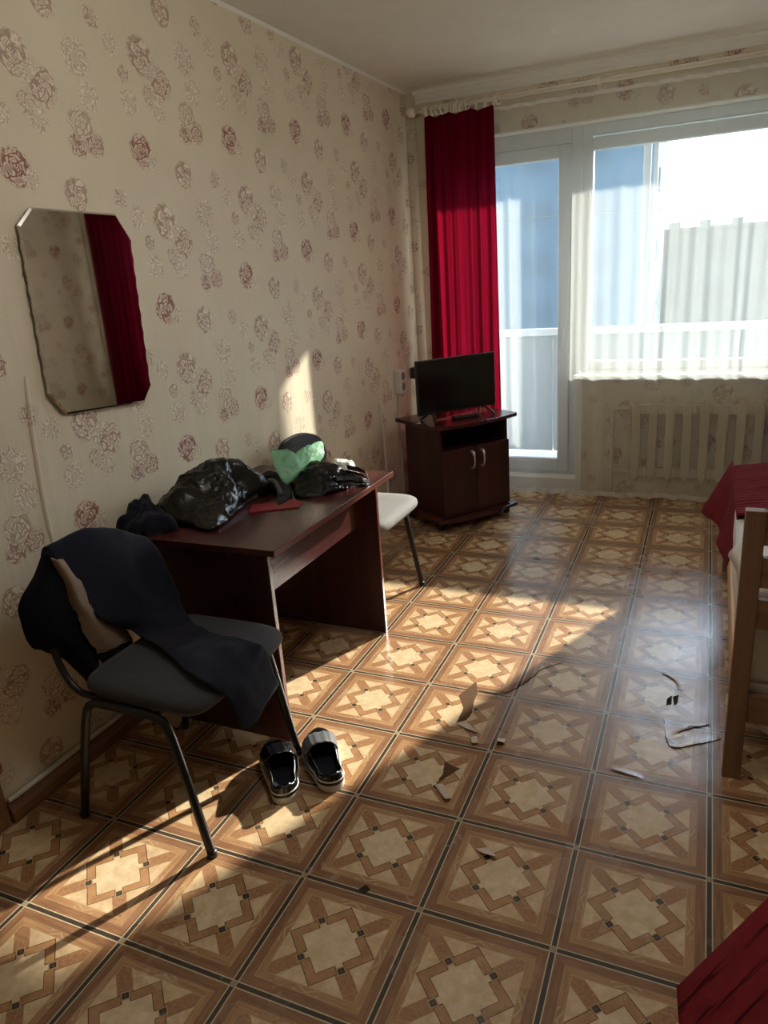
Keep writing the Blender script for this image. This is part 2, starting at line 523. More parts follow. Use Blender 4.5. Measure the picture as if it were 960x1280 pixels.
M['shoe'] = plain('black_leatherette', (14, 14, 16), 0.22, 0.55, var=0.05, bump=0.15, bscale=120)
M['shoe_sole'] = plain('white_rubber', (206, 202, 192), 0.6, 0.4, var=0.05)
M['shoe_mid'] = plain('black_rubber', (22, 22, 24), 0.5)
M['insole'] = plain('dark_insole', (24, 26, 36), 0.6, 0.3)
M['strap'] = plain('grey_strap', (84, 86, 88), 0.5, 0.4, var=0.06)
M['fibreboard'] = plain('bare_fibreboard', (86, 60, 36), 0.85, 0.2, var=0.10, scale=60)
M['lino_back'] = plain('lino_backing', (190, 170, 148), 0.6, 0.4, var=0.05)
M['crack'] = plain('torn_edge', (44, 34, 26), 0.9, 0.2)
M['concrete'] = plain('balcony_concrete', (200, 198, 192), 0.9, 0.2, var=0.06)
M['slate'] = plain('balcony_sheet', (96, 102, 104), 0.7, 0.3, var=0.03)
M['post'] = plain('balcony_post_paint', (140, 144, 146), 0.5, 0.3, var=0.03)
M['tower'] = building_mat('hazy_tower', (48, 66, 78), 0.86)  # blue distance haze is mixed into the wall colour
M['block'] = building_mat('grey_block', (50, 54, 54), 0.8)
M['roofbox'] = plain('roof_vent', (50, 54, 54), 0.9)
M['ground'] = plain('ground', (110, 116, 96), 0.95, 0.1, var=0.1, scale=0.05)


# ------------------------------------------------------------------ mesh helpers
def link(name, bm, mat, parent=None, smooth=False, bevel=0.0, segs=2):
    me = bpy.data.meshes.new(name)
    bmesh.ops.recalc_face_normals(bm, faces=bm.faces[:])
    bm.to_mesh(me)
    bm.free()
    for m in (mat if isinstance(mat, (list, tuple)) else [mat]):
        me.materials.append(m)
    o = bpy.data.objects.new(name, me)
    COL.objects.link(o)
    if parent:
        o.parent = parent
    if smooth:
        for p in me.polygons:
            p.use_smooth = True
    if bevel:
        md = o.modifiers.new('bevel', 'BEVEL')
        md.width = bevel
        md.segments = segs
        md.limit_method = 'ANGLE'
        md.harden_normals = False
    return o


def box(bm, x0, x1, y0, y1, z0, z1, mi=0):
    vs = [bm.verts.new((x, y, z)) for x in (x0, x1) for y in (y0, y1) for z in (z0, z1)]
    for f in ((0, 1, 3, 2), (4, 6, 7, 5), (0, 4, 5, 1), (2, 3, 7, 6), (0, 2, 6, 4), (1, 5, 7, 3)):
        bm.faces.new([vs[i] for i in f]).material_index = mi
    return vs


def mbox(name, dims, mat, parent=None, bevel=0.0, rot=None):
    bm = bmesh.new()
    box(bm, *dims)
    if rot:
        bmesh.ops.transform(bm, matrix=rot, verts=bm.verts[:])
    return link(name, bm, mat, parent, bevel=bevel)


def smooth_path(pts, n=6):
    """Catmull-Rom through the points"""
    P = [Vector(p) for p in pts]
    out = []
    for i in range(len(P) - 1):
        p0 = P[max(i - 1, 0)]
        p1, p2 = P[i], P[i + 1]
        p3 = P[min(i + 2, len(P) - 1)]
        for k in range(n):
            t = k / n
            out.append(0.5 * ((2 * p1) + (p2 - p0) * t + (2 * p0 - 5 * p1 + 4 * p2 - p3) * t * t + (3 * p1 - p0 - 3 * p2 + p3) * t ** 3))
    out.append(P[-1])
    return out


def tube(bm, pts, r, seg=10, cap=True, flat=1.0):
    P = [Vector(p) for p in pts]
    rings = []
    prev = None
    for i, p in enumerate(P):
        t = (P[min(i + 1, len(P) - 1)] - P[max(i - 1, 0)]).normalized()
        if prev is None:
            a = t.orthogonal().normalized()
        else:
            a = (prev - t * prev.dot(t)).normalized()
        prev = a
        b = t.cross(a)
        rr = r[i] if isinstance(r, (list, tuple)) else r
        rings.append([bm.verts.new(p + rr * (math.cos(2 * PI * k / seg) * a + flat * math.sin(2 * PI * k / seg) * b)) for k in range(seg)])
    for q, w in zip(rings, rings[1:]):
        for k in range(seg):
            bm.faces.new((q[k], q[(k + 1) % seg], w[(k + 1) % seg], w[k]))
    if cap:
        bm.faces.new(rings[0][::-1])
        bm.faces.new(rings[-1])


def prism(bm, outline, lo, hi, axis=2):
    """closed outline of 2D points, extruded along axis from lo to hi"""
    def P(u, v, w):
        return {0: (w, u, v), 1: (u, w, v), 2: (u, v, w)}[axis]
    a = [bm.verts.new(P(u, v, lo)) for u, v in outline]
    b = [bm.verts.new(P(u, v, hi)) for u, v in outline]
    n = len(a)
    bm.faces.new(a[::-1])
    bm.faces.new(b)
    for k in range(n):
        bm.faces.new((a[k], a[(k + 1) % n], b[(k + 1) % n], b[k]))


def grid(bm, nu, nv, fn, uv=False, close_u=False):
    V = [[bm.verts.new(fn(i / (nu - 1), j / (nv - 1))) for j in range(nv)] for i in range(nu)]
    lay = bm.loops.layers.uv.verify() if uv else None
    for i in range(nu - 1):
        for j in range(nv - 1):
            f = bm.faces.new((V[i][j], V[i + 1][j], V[i + 1][j + 1], V[i][j + 1]))
            if uv:
                for lp, (a, b) in zip(f.loops, ((i, j), (i + 1, j), (i + 1, j + 1), (i, j + 1))):
                    lp[lay].uv = (a / (nu - 1), b / (nv - 1))
    return V


def solidify(o, t, offset=0.0):
    md = o.modifiers.new('thickness', 'SOLIDIFY')
    md.thickness = t
    md.offset = offset
    return o


def subsurf(o, n=1):
    md = o.modifiers.new('smooth', 'SUBSURF')
    md.levels = md.render_levels = n
    return o


def tag(o, label, cat, group=None):
    o['label'] = label
    o['category'] = cat
    if group:
        o['group'] = group
    return o


def struct(o):
    o['kind'] = 'structure'
    return o


def thing(name, label, cat, loc=(0, 0, 0), rz=0.0, group=None):
    o = bpy.data.objects.new(name, None)
    COL.objects.link(o)
    o.location = loc
    o.rotation_euler = (0, 0, rz)
    o.empty_display_size = 0.1
    return tag(o, label, cat, group)


def copy_tree(o, parent=None):
    c = o.copy()
    COL.objects.link(c)
    c.parent = parent
    for ch in [k for k in bpy.data.objects if k.parent == o]:
        copy_tree(ch, c)
    return c


def crumple(co, scale, amp, seed=0.0):
    """ridged folds: sharp creases between smooth facets"""
    p = Vector(co) * scale + Vector((seed, seed * 1.7, -seed))
    p += Vector((noise.noise(p * 0.6), noise.noise(p * 0.6 + Vector((7, 0, 0))), 0)) * 0.7
    r = 0.0
    for f, a in ((0.55, 0.75), (1.25, 0.45), (2.7, 0.16)):
        r += a * (0.45 - 2.0 * abs(noise.noise(p * f)))
    return amp * r


def blob(name, mat, origin, ex, ey, ez, outline, tops, bots, n_ang=96, n_rad=26, amp=0.006, cs=16.0, seed=0.0, parent=None, rim=0.0, p=3.0, ridge=0.0):
    """closed bag or bundle: outline in the (ex,ey) plane, upper and lower surface heights along ez from scattered controls"""
    origin, ex, ey, ez = Vector(origin), Vector(ex), Vector(ey), Vector(ez)
    pts = [Vector((a, b, 0)) for a, b in outline]
    cx = sum((v.x for v in pts)) / len(pts)
    cy = sum((v.y for v in pts)) / len(pts)
    loop = smooth_path(list(pts) + [pts[0]], max(2, n_ang // len(pts)))[:-1]
    n = len(loop)

    def height(u, v, ctr, edge):
        sw = sh = 0.0
        for (a, b, h) in ctr:
            w = 1.0 / ((a - u) ** 2 + (b - v) ** 2 + 1e-5) ** (p / 2)
            sw += w
            sh += w * h
        return sh / sw * edge + rim * (1 - edge)
    bm = bmesh.new()
    sides = []
    for si, ctr in enumerate((tops, bots)):
        rings = []
        for k in range(1, n_rad + 1):
            f = k / n_rad
            e = (1 - f ** 4) if k < n_rad else 0.0
            e = e ** 0.6
            ring = []
            for j, q in enumerate(loop):
                if k == n_rad and si == 1:
                    ring.append(sides[0][1][-1][j])
                    continue
                u, v = cx + (q.x - cx) * f, cy + (q.y - cy) * f
                h = height(u, v, ctr, e)
                co = origin + ex * u + ey * v + ez * h
                a = amp if si == 0 else amp * 0.1
                c = crumple(co, cs, a, seed) + crumple(co, cs * 2.7, a * 0.35, seed + 3)
                if ridge and si == 0:
                    c += ridge * math.sin(9 * math.atan2(v - cy, u - cx) + 6 * f + seed) * f * (1 - f * 0.4)
                co = co + ez * c * (0.3 + 0.7 * e) + (ex * (u - cx) + ey * (v - cy)).normalized() * (c * 0.5 if k < n_rad else c)
                ring.append(bm.verts.new(co))
            rings.append(ring)
        h0 = height(cx, cy, ctr, 1.0)
        cen = bm.verts.new(origin + ex * cx + ey * cy + ez * h0)
        sides.append((cen, rings))
        for j in range(n):
            bm.faces.new((cen, rings[0][j], rings[0][(j + 1) % n]))
        for a, b in zip(rings, rings[1:]):
            for j in range(n):
                bm.faces.new((a[j], b[j], b[(j + 1) % n], a[(j + 1) % n]))
    return link(name, bm, mat, parent, smooth=True)


# ================================================================== THE ROOM
W, Y0, YW, H = 2.85, -1.3, 4.75, 2.536

# floor (with rips in the sheet as its parts)
floor = struct(mbox('floor', (-0.15, W + 0.15, Y0 - 0.1, YW + 0.02, -0.06, 0.0), M['lino']))
struct(mbox('ceiling', (-0.15, W + 0.15, Y0 - 0.1, YW + 0.3, H, H + 0.1), M['ceiling']))

# left wall with a raised wallpaper wrinkle
wl = struct(mbox('wall_left', (-0.12, 0.0, Y0, YW + 0.3, 0.0, H), M['paper_left']))
struct(mbox('wall_right', (W, W + 0.12, Y0, YW + 0.3, 0.0, H), M['paper_left']))
struct(mbox('wall_back', (0.0, W, Y0 - 0.1, Y0, 0.0, H), M['paper_end']))

bm = bmesh.new()
DX0, DX1, WX1, ZT, ZS = 0.18, 1.06, 2.52, 2.25, 0.77
box(bm, 0.0, DX0, YW, YW + 0.3, 0, H)
box(bm, DX0, WX1, YW, YW + 0.3, ZT, H)
box(bm, DX1, WX1, YW, YW + 0.3, 0, ZS)
box(bm, WX1, W, YW, YW + 0.3, 0, H)
struct(link('wall_window', bm, M['paper_end']))

# white plastered reveals
bm = bmesh.new()
box(bm, DX0, WX1, YW - 0.002, YW + 0.11, ZT - 0.008, ZT)
box(bm, WX1 - 0.008, WX1, YW, YW + 0.11, ZS, ZT - 0.008)
box(bm, DX0, DX0 + 0.008, YW, YW + 0.11, 0, ZT - 0.008)
box(bm, DX1 - 0.008, DX1, YW - 0.002, YW + 0.11, 0, ZS)
box(bm, DX1 - 0.008, DX1 + 0.03, YW - 0.008, YW - 0.002, 0, ZS)
struct(link('trim_3', bm, M['white_trim']))

# ceiling cornice along the window wall
prof = [(YW, H), (YW - 0.055, H), (YW - 0.055, H - 0.012), (YW - 0.04, H - 0.02), (YW - 0.028, H - 0.036), (YW - 0.014, H - 0.046), (YW - 0.012, H - 0.06), (YW, H - 0.06)]
bm = bmesh.new()
prism(bm, prof, 0.03, W, 0)
struct(link('trim_1', bm, M['white_trim']))
bm = bmesh.new()
prism(bm, [(0.0, H), (0.0, H - 0.012), (0.012, H)], Y0, YW - 0.06, 1)
struct(link('trim_4', bm, M['white_trim']))

# papered riser pipes in the two far corners
for nm, cx in (('trim_2', 0.008), ('trim_5', W - 0.035)):
    bm = bmesh.new()
    tube(bm, [(cx, YW - 0.035, 0.0), (cx, YW - 0.035, H - 0.001)], 0.042, 20)
    o = struct(link(nm, bm, M['paper_end'], smooth=True))

# skirting
prof = [(0.0, 0.0), (0.028, 0.0), (0.028, 0.035), (0.018, 0.058), (0.006, 0.066), (0.0, 0.066)]
bm = bmesh.new()
prism(bm, prof, 1.13, YW, 1)
struct(link('baseboard_left', bm, M['baseboard']))
bm = bmesh.new()
prism(bm, [(W - a, b) for a, b in prof], Y0, YW, 1)
struct(link('baseboard_right', bm, M['baseboard']))
struct(mbox('trim_6', (0.0, 0.022, 1.03, 1.122, 0.0, 2.08), M['casing'], bevel=0.004))

# ---- balcony door and window: white plastic frames with panes
YF = 4.86
def frame_ring(bm, x0, x1, z0, z1, w, ya, yb, wt=None):
    wt = wt or w
    box(bm, x0, x0 + w, ya, yb, z0, z1)
    box(bm, x1 - w, x1, ya, yb, z0, z1)
    box(bm, x0 + w, x1 - w, ya, yb, z1 - wt, z1)
    box(bm, x0 + w, x1 - w, ya, yb, z0, z0 + w)

bm = bmesh.new()
box(bm, DX0, DX0 + 0.055, YF, YF + 0.07, 0.10, ZT)
box(bm, 0.985, 1.05, YF, YF + 0.07, 0.10, ZT)
box(bm, DX0 + 0.055, 0.985, YF, YF + 0.07, 2.155, ZT)
box(bm, DX0 + 0.055, 0.985, YF, YF + 0.07, 0.10, 0.122)
door = struct(link('door_1', bm, M['pvc'], bevel=0.004))
bm = bmesh.new()
frame_ring(bm, 0.24, 0.982, 0.124, 2.152, 0.072, YF - 0.012, YF + 0.055)
box(bm, 0.24 + 0.072, 0.91, YF - 0.008, YF + 0.05, 0.196, 0.206)
leaf = link('door_leaf', bm, M['pvc'], door, bevel=0.005)
mbox('door_pane', (0.305, 0.917, YF + 0.018, YF + 0.026, 0.19, 2.085), M['glass'], door)
bm = bmesh.new()
box(bm, 0.935, 0.965, YF - 0.02, YF - 0.012, 1.0, 1.14)
box(bm, 0.942, 0.958, YF - 0.05, YF - 0.012, 1.06, 1.08)
box(bm, 0.942, 0.958, YF - 0.056, YF - 0.042, 0.96, 1.08)
link('door_handle', bm, M['pvc'], door, bevel=0.003)
bm = bmesh.new()
box(bm, DX0, DX1 - 0.008, YW + 0.01, YF + 0.2, 0.0, 0.10)
struct(link('trim_7', bm, M['white_trim'], bevel=0.004))

bm = bmesh.new()
frame_ring(bm, 1.05, WX1 - 0.008, 0.80, ZT - 0.008, 0.062, YF, YF + 0.07)
win = struct(link('window_1', bm, M['pvc'], bevel=0.004))
bm = bmesh.new()
frame_ring(bm, 1.062, WX1 - 0.02, 0.812, 2.17, 0.052, YF - 0.01, YF + 0.05, 0.07)
link('sash', bm, M['pvc'], win, bevel=0.005)
mbox('window_pane', (1.11, WX1 - 0.066, YF + 0.018, YF + 0.026, 0.86, 2.11), M['glass'], win)
bm = bmesh.new()
box(bm, 1.035, 2.66, 4.678, YW - 0.002, 0.768, 0.80)
box(bm, DX1 + 0.001, WX1 - 0.009, YW - 0.002, YF, 0.771, 0.80)
link('window_sill', bm, M['sill'], win, bevel=0.006)

# ---- balcony outside
bm = bmesh.new()
box(bm, -0.7, 3.4, 5.05, 6.1, -0.25, -0.03)
struct(link('balcony_floor', bm, M['concrete']))
bm = bmesh.new()
box(bm, -0.5, 3.1, 5.05, 6.06, 2.55, 2.72)
struct(link('balcony_ceiling', bm, M['concrete']))
par = bpy.data.objects.new('balcony_parapet', None)
COL.objects.link(par)
struct(par)
for i in range(6):
    x = -0.7 + i * 0.68
    mbox('parapet_sheet', (x, x + 0.672, 5.985, 6.0, -0.02, 0.93), M['slate'], par)
mbox('parapet_rail', (-0.7, 3.4, 5.96, 6.03, 0.93, 0.985), M['post'], par, bevel=0.006)
bm = bmesh.new()
box(bm, 1.295, 1.345, 5.97, 6.02, 0.985, 2.55)
box(bm, 1.365, 1.395, 5.97, 6.02, 0.985, 2.55)
struct(link('balcony_post', bm, M['post'], bevel=0.004))

# ---- far outside
tw = thing('apartment_tower', 'tall apartment block tinted with blue haze behind the balcony door', 'building', (-11.8, 50, -9))
mbox('tower_wall', (-10, 10, -5, 5, 0, 48), M['tower'], tw)
for k in range(12):
    mbox('balcony', (10, 10.35, -5, -3.5, 3 + k * 3.6, 4.1 + k * 3.6), M['tower'], tw)
bl = thing('apartment_block', 'long low grey apartment block with roof boxes seen through the window', 'building', (14, 66, -9))
mbox('block_wall', (-20, 34, -6, 6, 0, 12.0), M['block'], bl)
mbox('roof_edge', (-20.3, 34.3, -6.3, 6.3, 12.0, 12.2), M['roofbox'], bl)
for x in (-15.4, -13.4, -11.3, -9.0, -6.5, -4, -1):
    mbox('roof_vent', (x - 0.38, x + 0.38, -6.2, -5.2, 12.2, 12.6), M['roofbox'], bl)
gr = mbox('ground', (-200, 200, 8, 400, -9.2, -9.0), M['ground'])
struct(gr)
bm = bmesh.new()
tube(bm, [(-14 + 3 * k, 16, 2.30 - 0.09 * (k - 5) + 0.004 * (k - 5) ** 2) for k in range(13)], 0.012, 6)
tag(link('overhead_wire', bm, M['black_plastic']), 'thin dark wire crossing the sky outside the window', 'wire')

# ---- added fill lamp, out of view, to brighten the room: globe on a stem
lamp = thing('fill_lamp', 'added unseen globe lamp that brightens the room, hung from the middle of the ceiling', 'lamp', (1.42, 1.72, H))
bm = bmesh.new()
tube(bm, [(0, 0, -0.035), (0, 0, 0.0)], 0.055, 24)
tube(bm, [(0, 0, -0.11), (0, 0, -0.035)], 0.012, 12)
link('fill_lamp_stem', bm, M['white_trim'], lamp)
g = G('fill_globe_glow')
em = g.n('ShaderNodeEmission')
em.inputs[0].default_value = (1.0, 0.975, 0.94, 1)
em.inputs[1].default_value = 4.0
M['opal'] = g.done(em.outputs[0])
bm = bmesh.new()
bmesh.ops.create_uvsphere(bm, u_segments=32, v_segments=20, radius=0.15)
bmesh.ops.translate(bm, vec=(0, 0, -0.26), verts=bm.verts[:])
link('fill_lamp_globe', bm, M['opal'], lamp, smooth=True)

# ================================================================== CURTAINS, ROD, RADIATOR
ROD_Y, ROD_Z = 4.625, 2.412
rod = thing('curtain_rod', 'long cream curtain rod with rings over the window', 'curtain rod', (0, ROD_Y, ROD_Z))
bm = bmesh.new()
tube(bm, [(0.075, 0, 0), (W - 0.1, 0, 0)], 0.013, 14)
tube(bm, [(0.03, 0, 0), (0.04, 0, 0), (0.06, 0, 0), (0.08, 0, 0), (0.085, 0, 0)], [0.012, 0.026, 0.030, 0.024, 0.014], 16)
link('pole', bm, M['rod'], rod, smooth=True)
for x in (0.135, 1.17, W - 0.2):
    bm = bmesh.new()
    tube(bm, [(x - 0.012, 0, 0), (x + 0.012, 0, 0)], 0.019, 14)
    tube(bm, smooth_path([(x, 0, 0.0), (x, 0.08, 0.012), (x, YW - ROD_Y - 0.01, 0.0)], 4), 0.009, 8)
    tube(bm, [(x, YW - ROD_Y - 0.012, 0), (x, YW - ROD_Y, 0)], 0.028, 14)
    link('bracket', bm, M['rod'], rod, smooth=True)
ring_me = None
ringx = [0.15, 0.165, 0.205, 0.228, 0.262, 0.275, 0.288, 0.305, 0.322, 0.334, 0.348, 0.362, 0.378, 0.395, 0.415, 0.47, 0.52, 0.575, 0.603]
for i, x in enumerate(ringx + [2.2 + 0.045 * k for k in range(10)]):
    if ring_me is None:
        bm = bmesh.new()
        tube(bm, [(0.0, 0.024 * math.cos(2 * PI * k / 18), 0.024 * math.sin(2 * PI * k / 18)) for k in range(19)], 0.006, 8, cap=False)
        o = link('curtain_ring', bm, M['rod'], rod, smooth=True)
        ring_me = o
    else:
        o = ring_me.copy()
        COL.objects.link(o)
    o.location = (x, 0, -0.008)
    o.rotation_euler = (random.uniform(-.2, .2), random.uniform(-.1, .1), random.uniform(-0.5, 0.5))


def red_curtain(x0t, x1t, x0b, x1b, zt, zb, y, folds, seed, name, label):
    def fn(u, v):
        uu = u + 0.012 * math.sin(u * 21 + seed)
        x = (x0t + (x1t - x0t) * uu) * v + (x0b + (x1b - x0b) * uu) * (1 - v)
        amp = 0.030 * (0.55 + 0.45 * (1 - v)) * (0.75 + 0.5 * noise.noise((u * 5, 0, seed)))
        ph = 2 * PI * folds * (u + 0.035 * noise.noise((u * 4, v * 0.9, seed + 2)))
        yy = y + amp * math.sin(ph) + 0.3 * amp * math.sin(2.1 * ph + 1.0)
        z = zb + (zt - zb) * v + 0.007 * math.sin(ph * 0.5) * (v > 0.97)
        return (x, yy, z)
    bm = bmesh.new()
    grid(bm, 150, 46, fn)
    o = link(name, bm, M['red_cloth'], smooth=True)
    solidify(o, 0.0012)
    return tag(o, label, 'curtain', None)


red_curtain(0.150, 0.588, 0.105, 0.603, 2.368, 0.05, 4.590, 7, 1.3, 'red_curtain', 'red curtain hanging behind the television beside the balcony door')
red_curtain(2.16, 2.70, 2.20, 2.73, 2.368, 0.05, 4.590, 8, 5.1, 'red_curtain', 'red curtain at the right end of the window above the bed')


def sheer_y(u, v):
    x = 0.30 + 2.25 * u
    low = max(0.0, (0.80 - v) / 0.80)
    f = 0.016 * math.sin(2 * PI * x / 0.155 + 1.1 * noise.noise((x * 3, v * 0.8, 0)) * 3)
    f += 0.010 * math.sin(2 * PI * x / 0.071 + 4 * noise.noise((x * 4, v * 0.7, 4)))
    f += 0.012 * noise.noise((x * 9, v * 0.5, 8)) + 0.010 * noise.noise((x * 2, v * 1.5, 2))
    return 4.650 + f * (0.55 + 0.30 * (1 - v)) - 0.014 * low


def sheer(u, v):
    x = 0.30 + 2.25 * u
    zb = 0.028 + 0.018 * noise.noise((x * 2.2, 0, 3))
    return (x + 0.012 * noise.noise((x * 6, v, 1)), sheer_y(u, v), zb + (2.432 - zb) * v)


bm = bmesh.new()
grid(bm, 420, 60, sheer)
sh = link('sheer_curtain', bm, M['sheer'], smooth=True)
solidify(sh, 0.0012)
tag(sh, 'white see-through voile curtain across the balcony door and window', 'curtain')
bm = bmesh.new()
grid(bm, 420, 3, lambda u, v: Vector(sheer(u, v * 0.013)) + Vector((0, -0.003, 0)))
link('bottom_hem', bm, M['sheer_hem'], sh, smooth=True)
bm = bmesh.new()
grid(bm, 420, 3, lambda u, v: Vector(sheer(u, 0.966 + v * 0.008)) + Vector((0, -0.006, 0.004 * noise.noise((u * 30, 0, 0)))))
link('header_tape', bm, M['sheer_hem'], sh, smooth=True)

# radiator
rad = thing('radiator', 'cream cast iron ribbed radiator under the window sill', 'radiator', (0, 0, 0))
sec0 = None
for i in range(9):
    x = 1.43 + 0.098 * i
    if sec0 is None:
        bm = bmesh.new()
        out = [(-0.026, 0.17), (0, 0.125), (0.026, 0.17), (0.026, 0.60), (0, 0.645), (-0.026, 0.60)]
        prism(bm, out, 4.680, 4.692, 1)
        prism(bm, [(a * 0.8, b) for a, b in out], 4.722, 4.734, 1)
        box(bm, -0.049, 0.049, 4.694, 4.720, 0.555, 0.615)
        box(bm, -0.049, 0.049, 4.694, 4.720, 0.155, 0.215)
        box(bm, -0.016, 0.016, 4.690, 4.724, 0.16, 0.61)
        sec0 = link('radiator_section', bm, M['radiator'], rad, bevel=0.004)
        o = sec0
    else:
        o = sec0.copy()
        COL.objects.link(o)
    o.location = (x, 0, 0)
bm = bmesh.new()
tube(bm, smooth_path([(1.40, 4.708, 0.585), (1.32, 4.708, 0.585), (1.29, 4.708, 0.56), (1.285, 4.708, 0.5), (1.285, 4.708, 0.0)], 5), 0.012, 10)
link('pipe', bm, M['radiator'], rad, smooth=True)
bm = bmesh.new()
tube(bm, [(2.25, 4.708, 0.585), (2.83, 4.708, 0.585)], 0.012, 10)
link('pipe', bm, M['radiator'], rad, smooth=True)
bm = bmesh.new()
tube(bm, [(1.40, 4.708, 0.185), (1.30, 4.708, 0.185)], 0.012, 10)
link('pipe', bm, M['radiator'], rad, smooth=True)

# ================================================================== LEFT WALL: MIRROR, SOCKET, CABLES
def wavy(p, q, n, amp):
    """points from p to q with scallops"""
    p, q = Vector((p[0], p[1], 0)), Vector((q[0], q[1], 0))
    d = q - p
    nr = Vector((-d.y, d.x, 0)).normalized()
    return [(p + d * k / n - nr * amp * abs(math.sin(PI * 8 * k / n)))[:2] for k in range(n)]


corners = [(1.602, 1.692), (1.657, 1.741), (2.000, 1.737), (2.055, 1.658), (2.032, 1.167), (1.986, 1.118), (1.634, 1.142), (1.583, 1.216)]
outl = []
for i, c in enumerate(corners):
    nx = corners[(i + 1) % 8]
    outl += wavy(c, nx, 48, 0.004) if i in (3, 7) else [c]
mir = thing('wall_mirror', 'frameless mirror with cut corners and scalloped sides on the left wall', 'mirror', (0.0, 1.82, 1.43))
cy_, cz_ = 1.82, 1.43
loc = [(a - cy_, b - cz_) for a, b in outl]
bm = bmesh.new()
inner = [(a * 0.972, b * 0.982) for a, b in loc]
A = [bm.verts.new((0.010, a, b)) for a, b in loc]
B = [bm.verts.new((0.015, a, b)) for a, b in loc]
Cc = [bm.verts.new((0.0185, a, b)) for a, b in inner]
n = len(loc)
bm.faces.new(A[::-1])
for k in range(n):
    bm.faces.new((A[k], A[(k + 1) % n], B[(k + 1) % n], B[k])).material_index = 1
    bm.faces.new((B[k], B[(k + 1) % n], Cc[(k + 1) % n], Cc[k]))
bm.faces.new(Cc)
link('mirror_glass', bm, [M['mirror'], M['mirror_edge']], mir)
bm = bmesh.new()
box(bm, 0.0, 0.010, -0.15, 0.15, -0.02, 0.22)
link('backing_board', bm, M['brown_box'], mir)

sk = thing('power_socket', 'white double wall socket with a cable running down to the floor', 'socket', (0, 4.29, 0.83))
mbox('housing', (0.0, 0.042, -0.045, 0.045, -0.075, 0.075), M['socket'], sk, bevel=0.006)
for dz in (-0.034, 0.034):
    bm = bmesh.new()
    tube(bm, [(0.0415, 0, dz), (0.0435, 0, dz)], 0.026, 20)
    link('outlet', bm, M['socket_hole'], sk)
bm = bmesh.new()
tube(bm, smooth_path([(0.01, -0.012, -0.07), (0.006, -0.02, -0.3), (0.006, -0.02, -0.76)], 5), 0.006, 8)
tube(bm, smooth_path([(0.012, 0.012, -0.07), (0.007, -0.008, -0.2), (0.006, -0.008, -0.76)], 5), 0.004, 8)
link('socket_cable', bm, M['cable'], sk, smooth=True)

jb = tag(mbox('junction_box', (0.006, 0.045, 4.50, 4.56, 0.815, 0.885), M['brown_box'], bevel=0.004), 'small brown box on the corner pipe beside the television', 'box')
bm = bmesh.new()
tube(bm, smooth_path([(0.004, 3.975, 0.74), (0.006, 3.99, 0.62), (0.006, 4.012, 0.53), (0.006, 4.018, 0.25), (0.006, 4.02, 0.07)], 5), 0.009, 8, flat=0.6)
tag(link('wall_cable', bm, M['cable'], smooth=True), 'white cable conduit running down the left wall behind the desk', 'cable')
bm = bmesh.new()
path = [(0.012, 1.135, 0.075), (0.016, 1.2, 0.074), (0.012, 1.5, 0.073), (0.014, 2.0, 0.073), (0.012, 3.0, 0.073), (0.012, 4.0, 0.073)]
tube(bm, smooth_path(path, 8), 0.009, 8)
tag(link('skirting_cable', bm, M['cable'], smooth=True), 'white cable lying along the top of the brown skirting board', 'cable')
# raised wrinkle in the paper, left of the mirror
bm = bmesh.new()
tube(bm, smooth_path([(-0.003, 1.625, 2.16), (-0.002, 1.60, 1.95), (-0.003, 1.55, 1.75)], 8), [0.003] + [0.006] * 15 + [0.002], 8, flat=0.7)
link('paper_wrinkle', bm, M['paper_left'], wl, smooth=True)
bm = bmesh.new()
tube(bm, smooth_path([(-0.004, 1.53, 1.28), (-0.001, 1.512, 1.15), (-0.001, 1.50, 1.0), (-0.001, 1.492, 0.86), (-0.003, 1.495, 0.75)], 8), [0.003] + [0.010] * 31 + [0.003], 8, flat=0.7)
link('paper_wrinkle', bm, M['paper_left'], wl, smooth=True)

# ================================================================== DESK
desk = thing('desk', 'dark mahogany laminate desk against the left wall', 'desk', (0.34, 2.155, 0))
DX, DY = 0.34, 2.155
bm = bmesh.new()
box(bm, 0.030 - DX, 0.676 - DX, 1.700 - DY, 2.615 - DY, 0.699, 0.720)
link('desk_top', bm, M['mahogany'], desk, bevel=0.002)
bm = bmesh.new()
box(bm, 0.676 - DX, 0.6785 - DX, 1.700 - DY, 2.615 - DY, 0.700, 0.719)
link('edge_strip', bm, M['edge_band'], desk)
for nm, y in (('side_panel', 1.755), ('side_panel', 2.567)):
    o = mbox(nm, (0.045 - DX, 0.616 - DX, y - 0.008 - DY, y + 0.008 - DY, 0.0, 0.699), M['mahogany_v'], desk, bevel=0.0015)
    mbox('edge_strip', (0.616 - DX, 0.6185 - DX, y - 0.008 - DY, y + 0.008 - DY, 0.0, 0.698), M['edge_band'], desk)
mbox('modesty_panel', (0.545 - DX, 0.561 - DX, 1.763 - DY, 2.559 - DY, 0.515, 0.699), M['mahogany'], desk)
for x, z in ((0.13, 0.672), (0.47, 0.665)):
    bm = bmesh.new()
    tube(bm, [(x - DX, 1.7472 - DY, z), (x - DX, 1.744 - DY, z)], 0.008, 12)
    link('cam_screw', bm, M['edge_band'], desk)

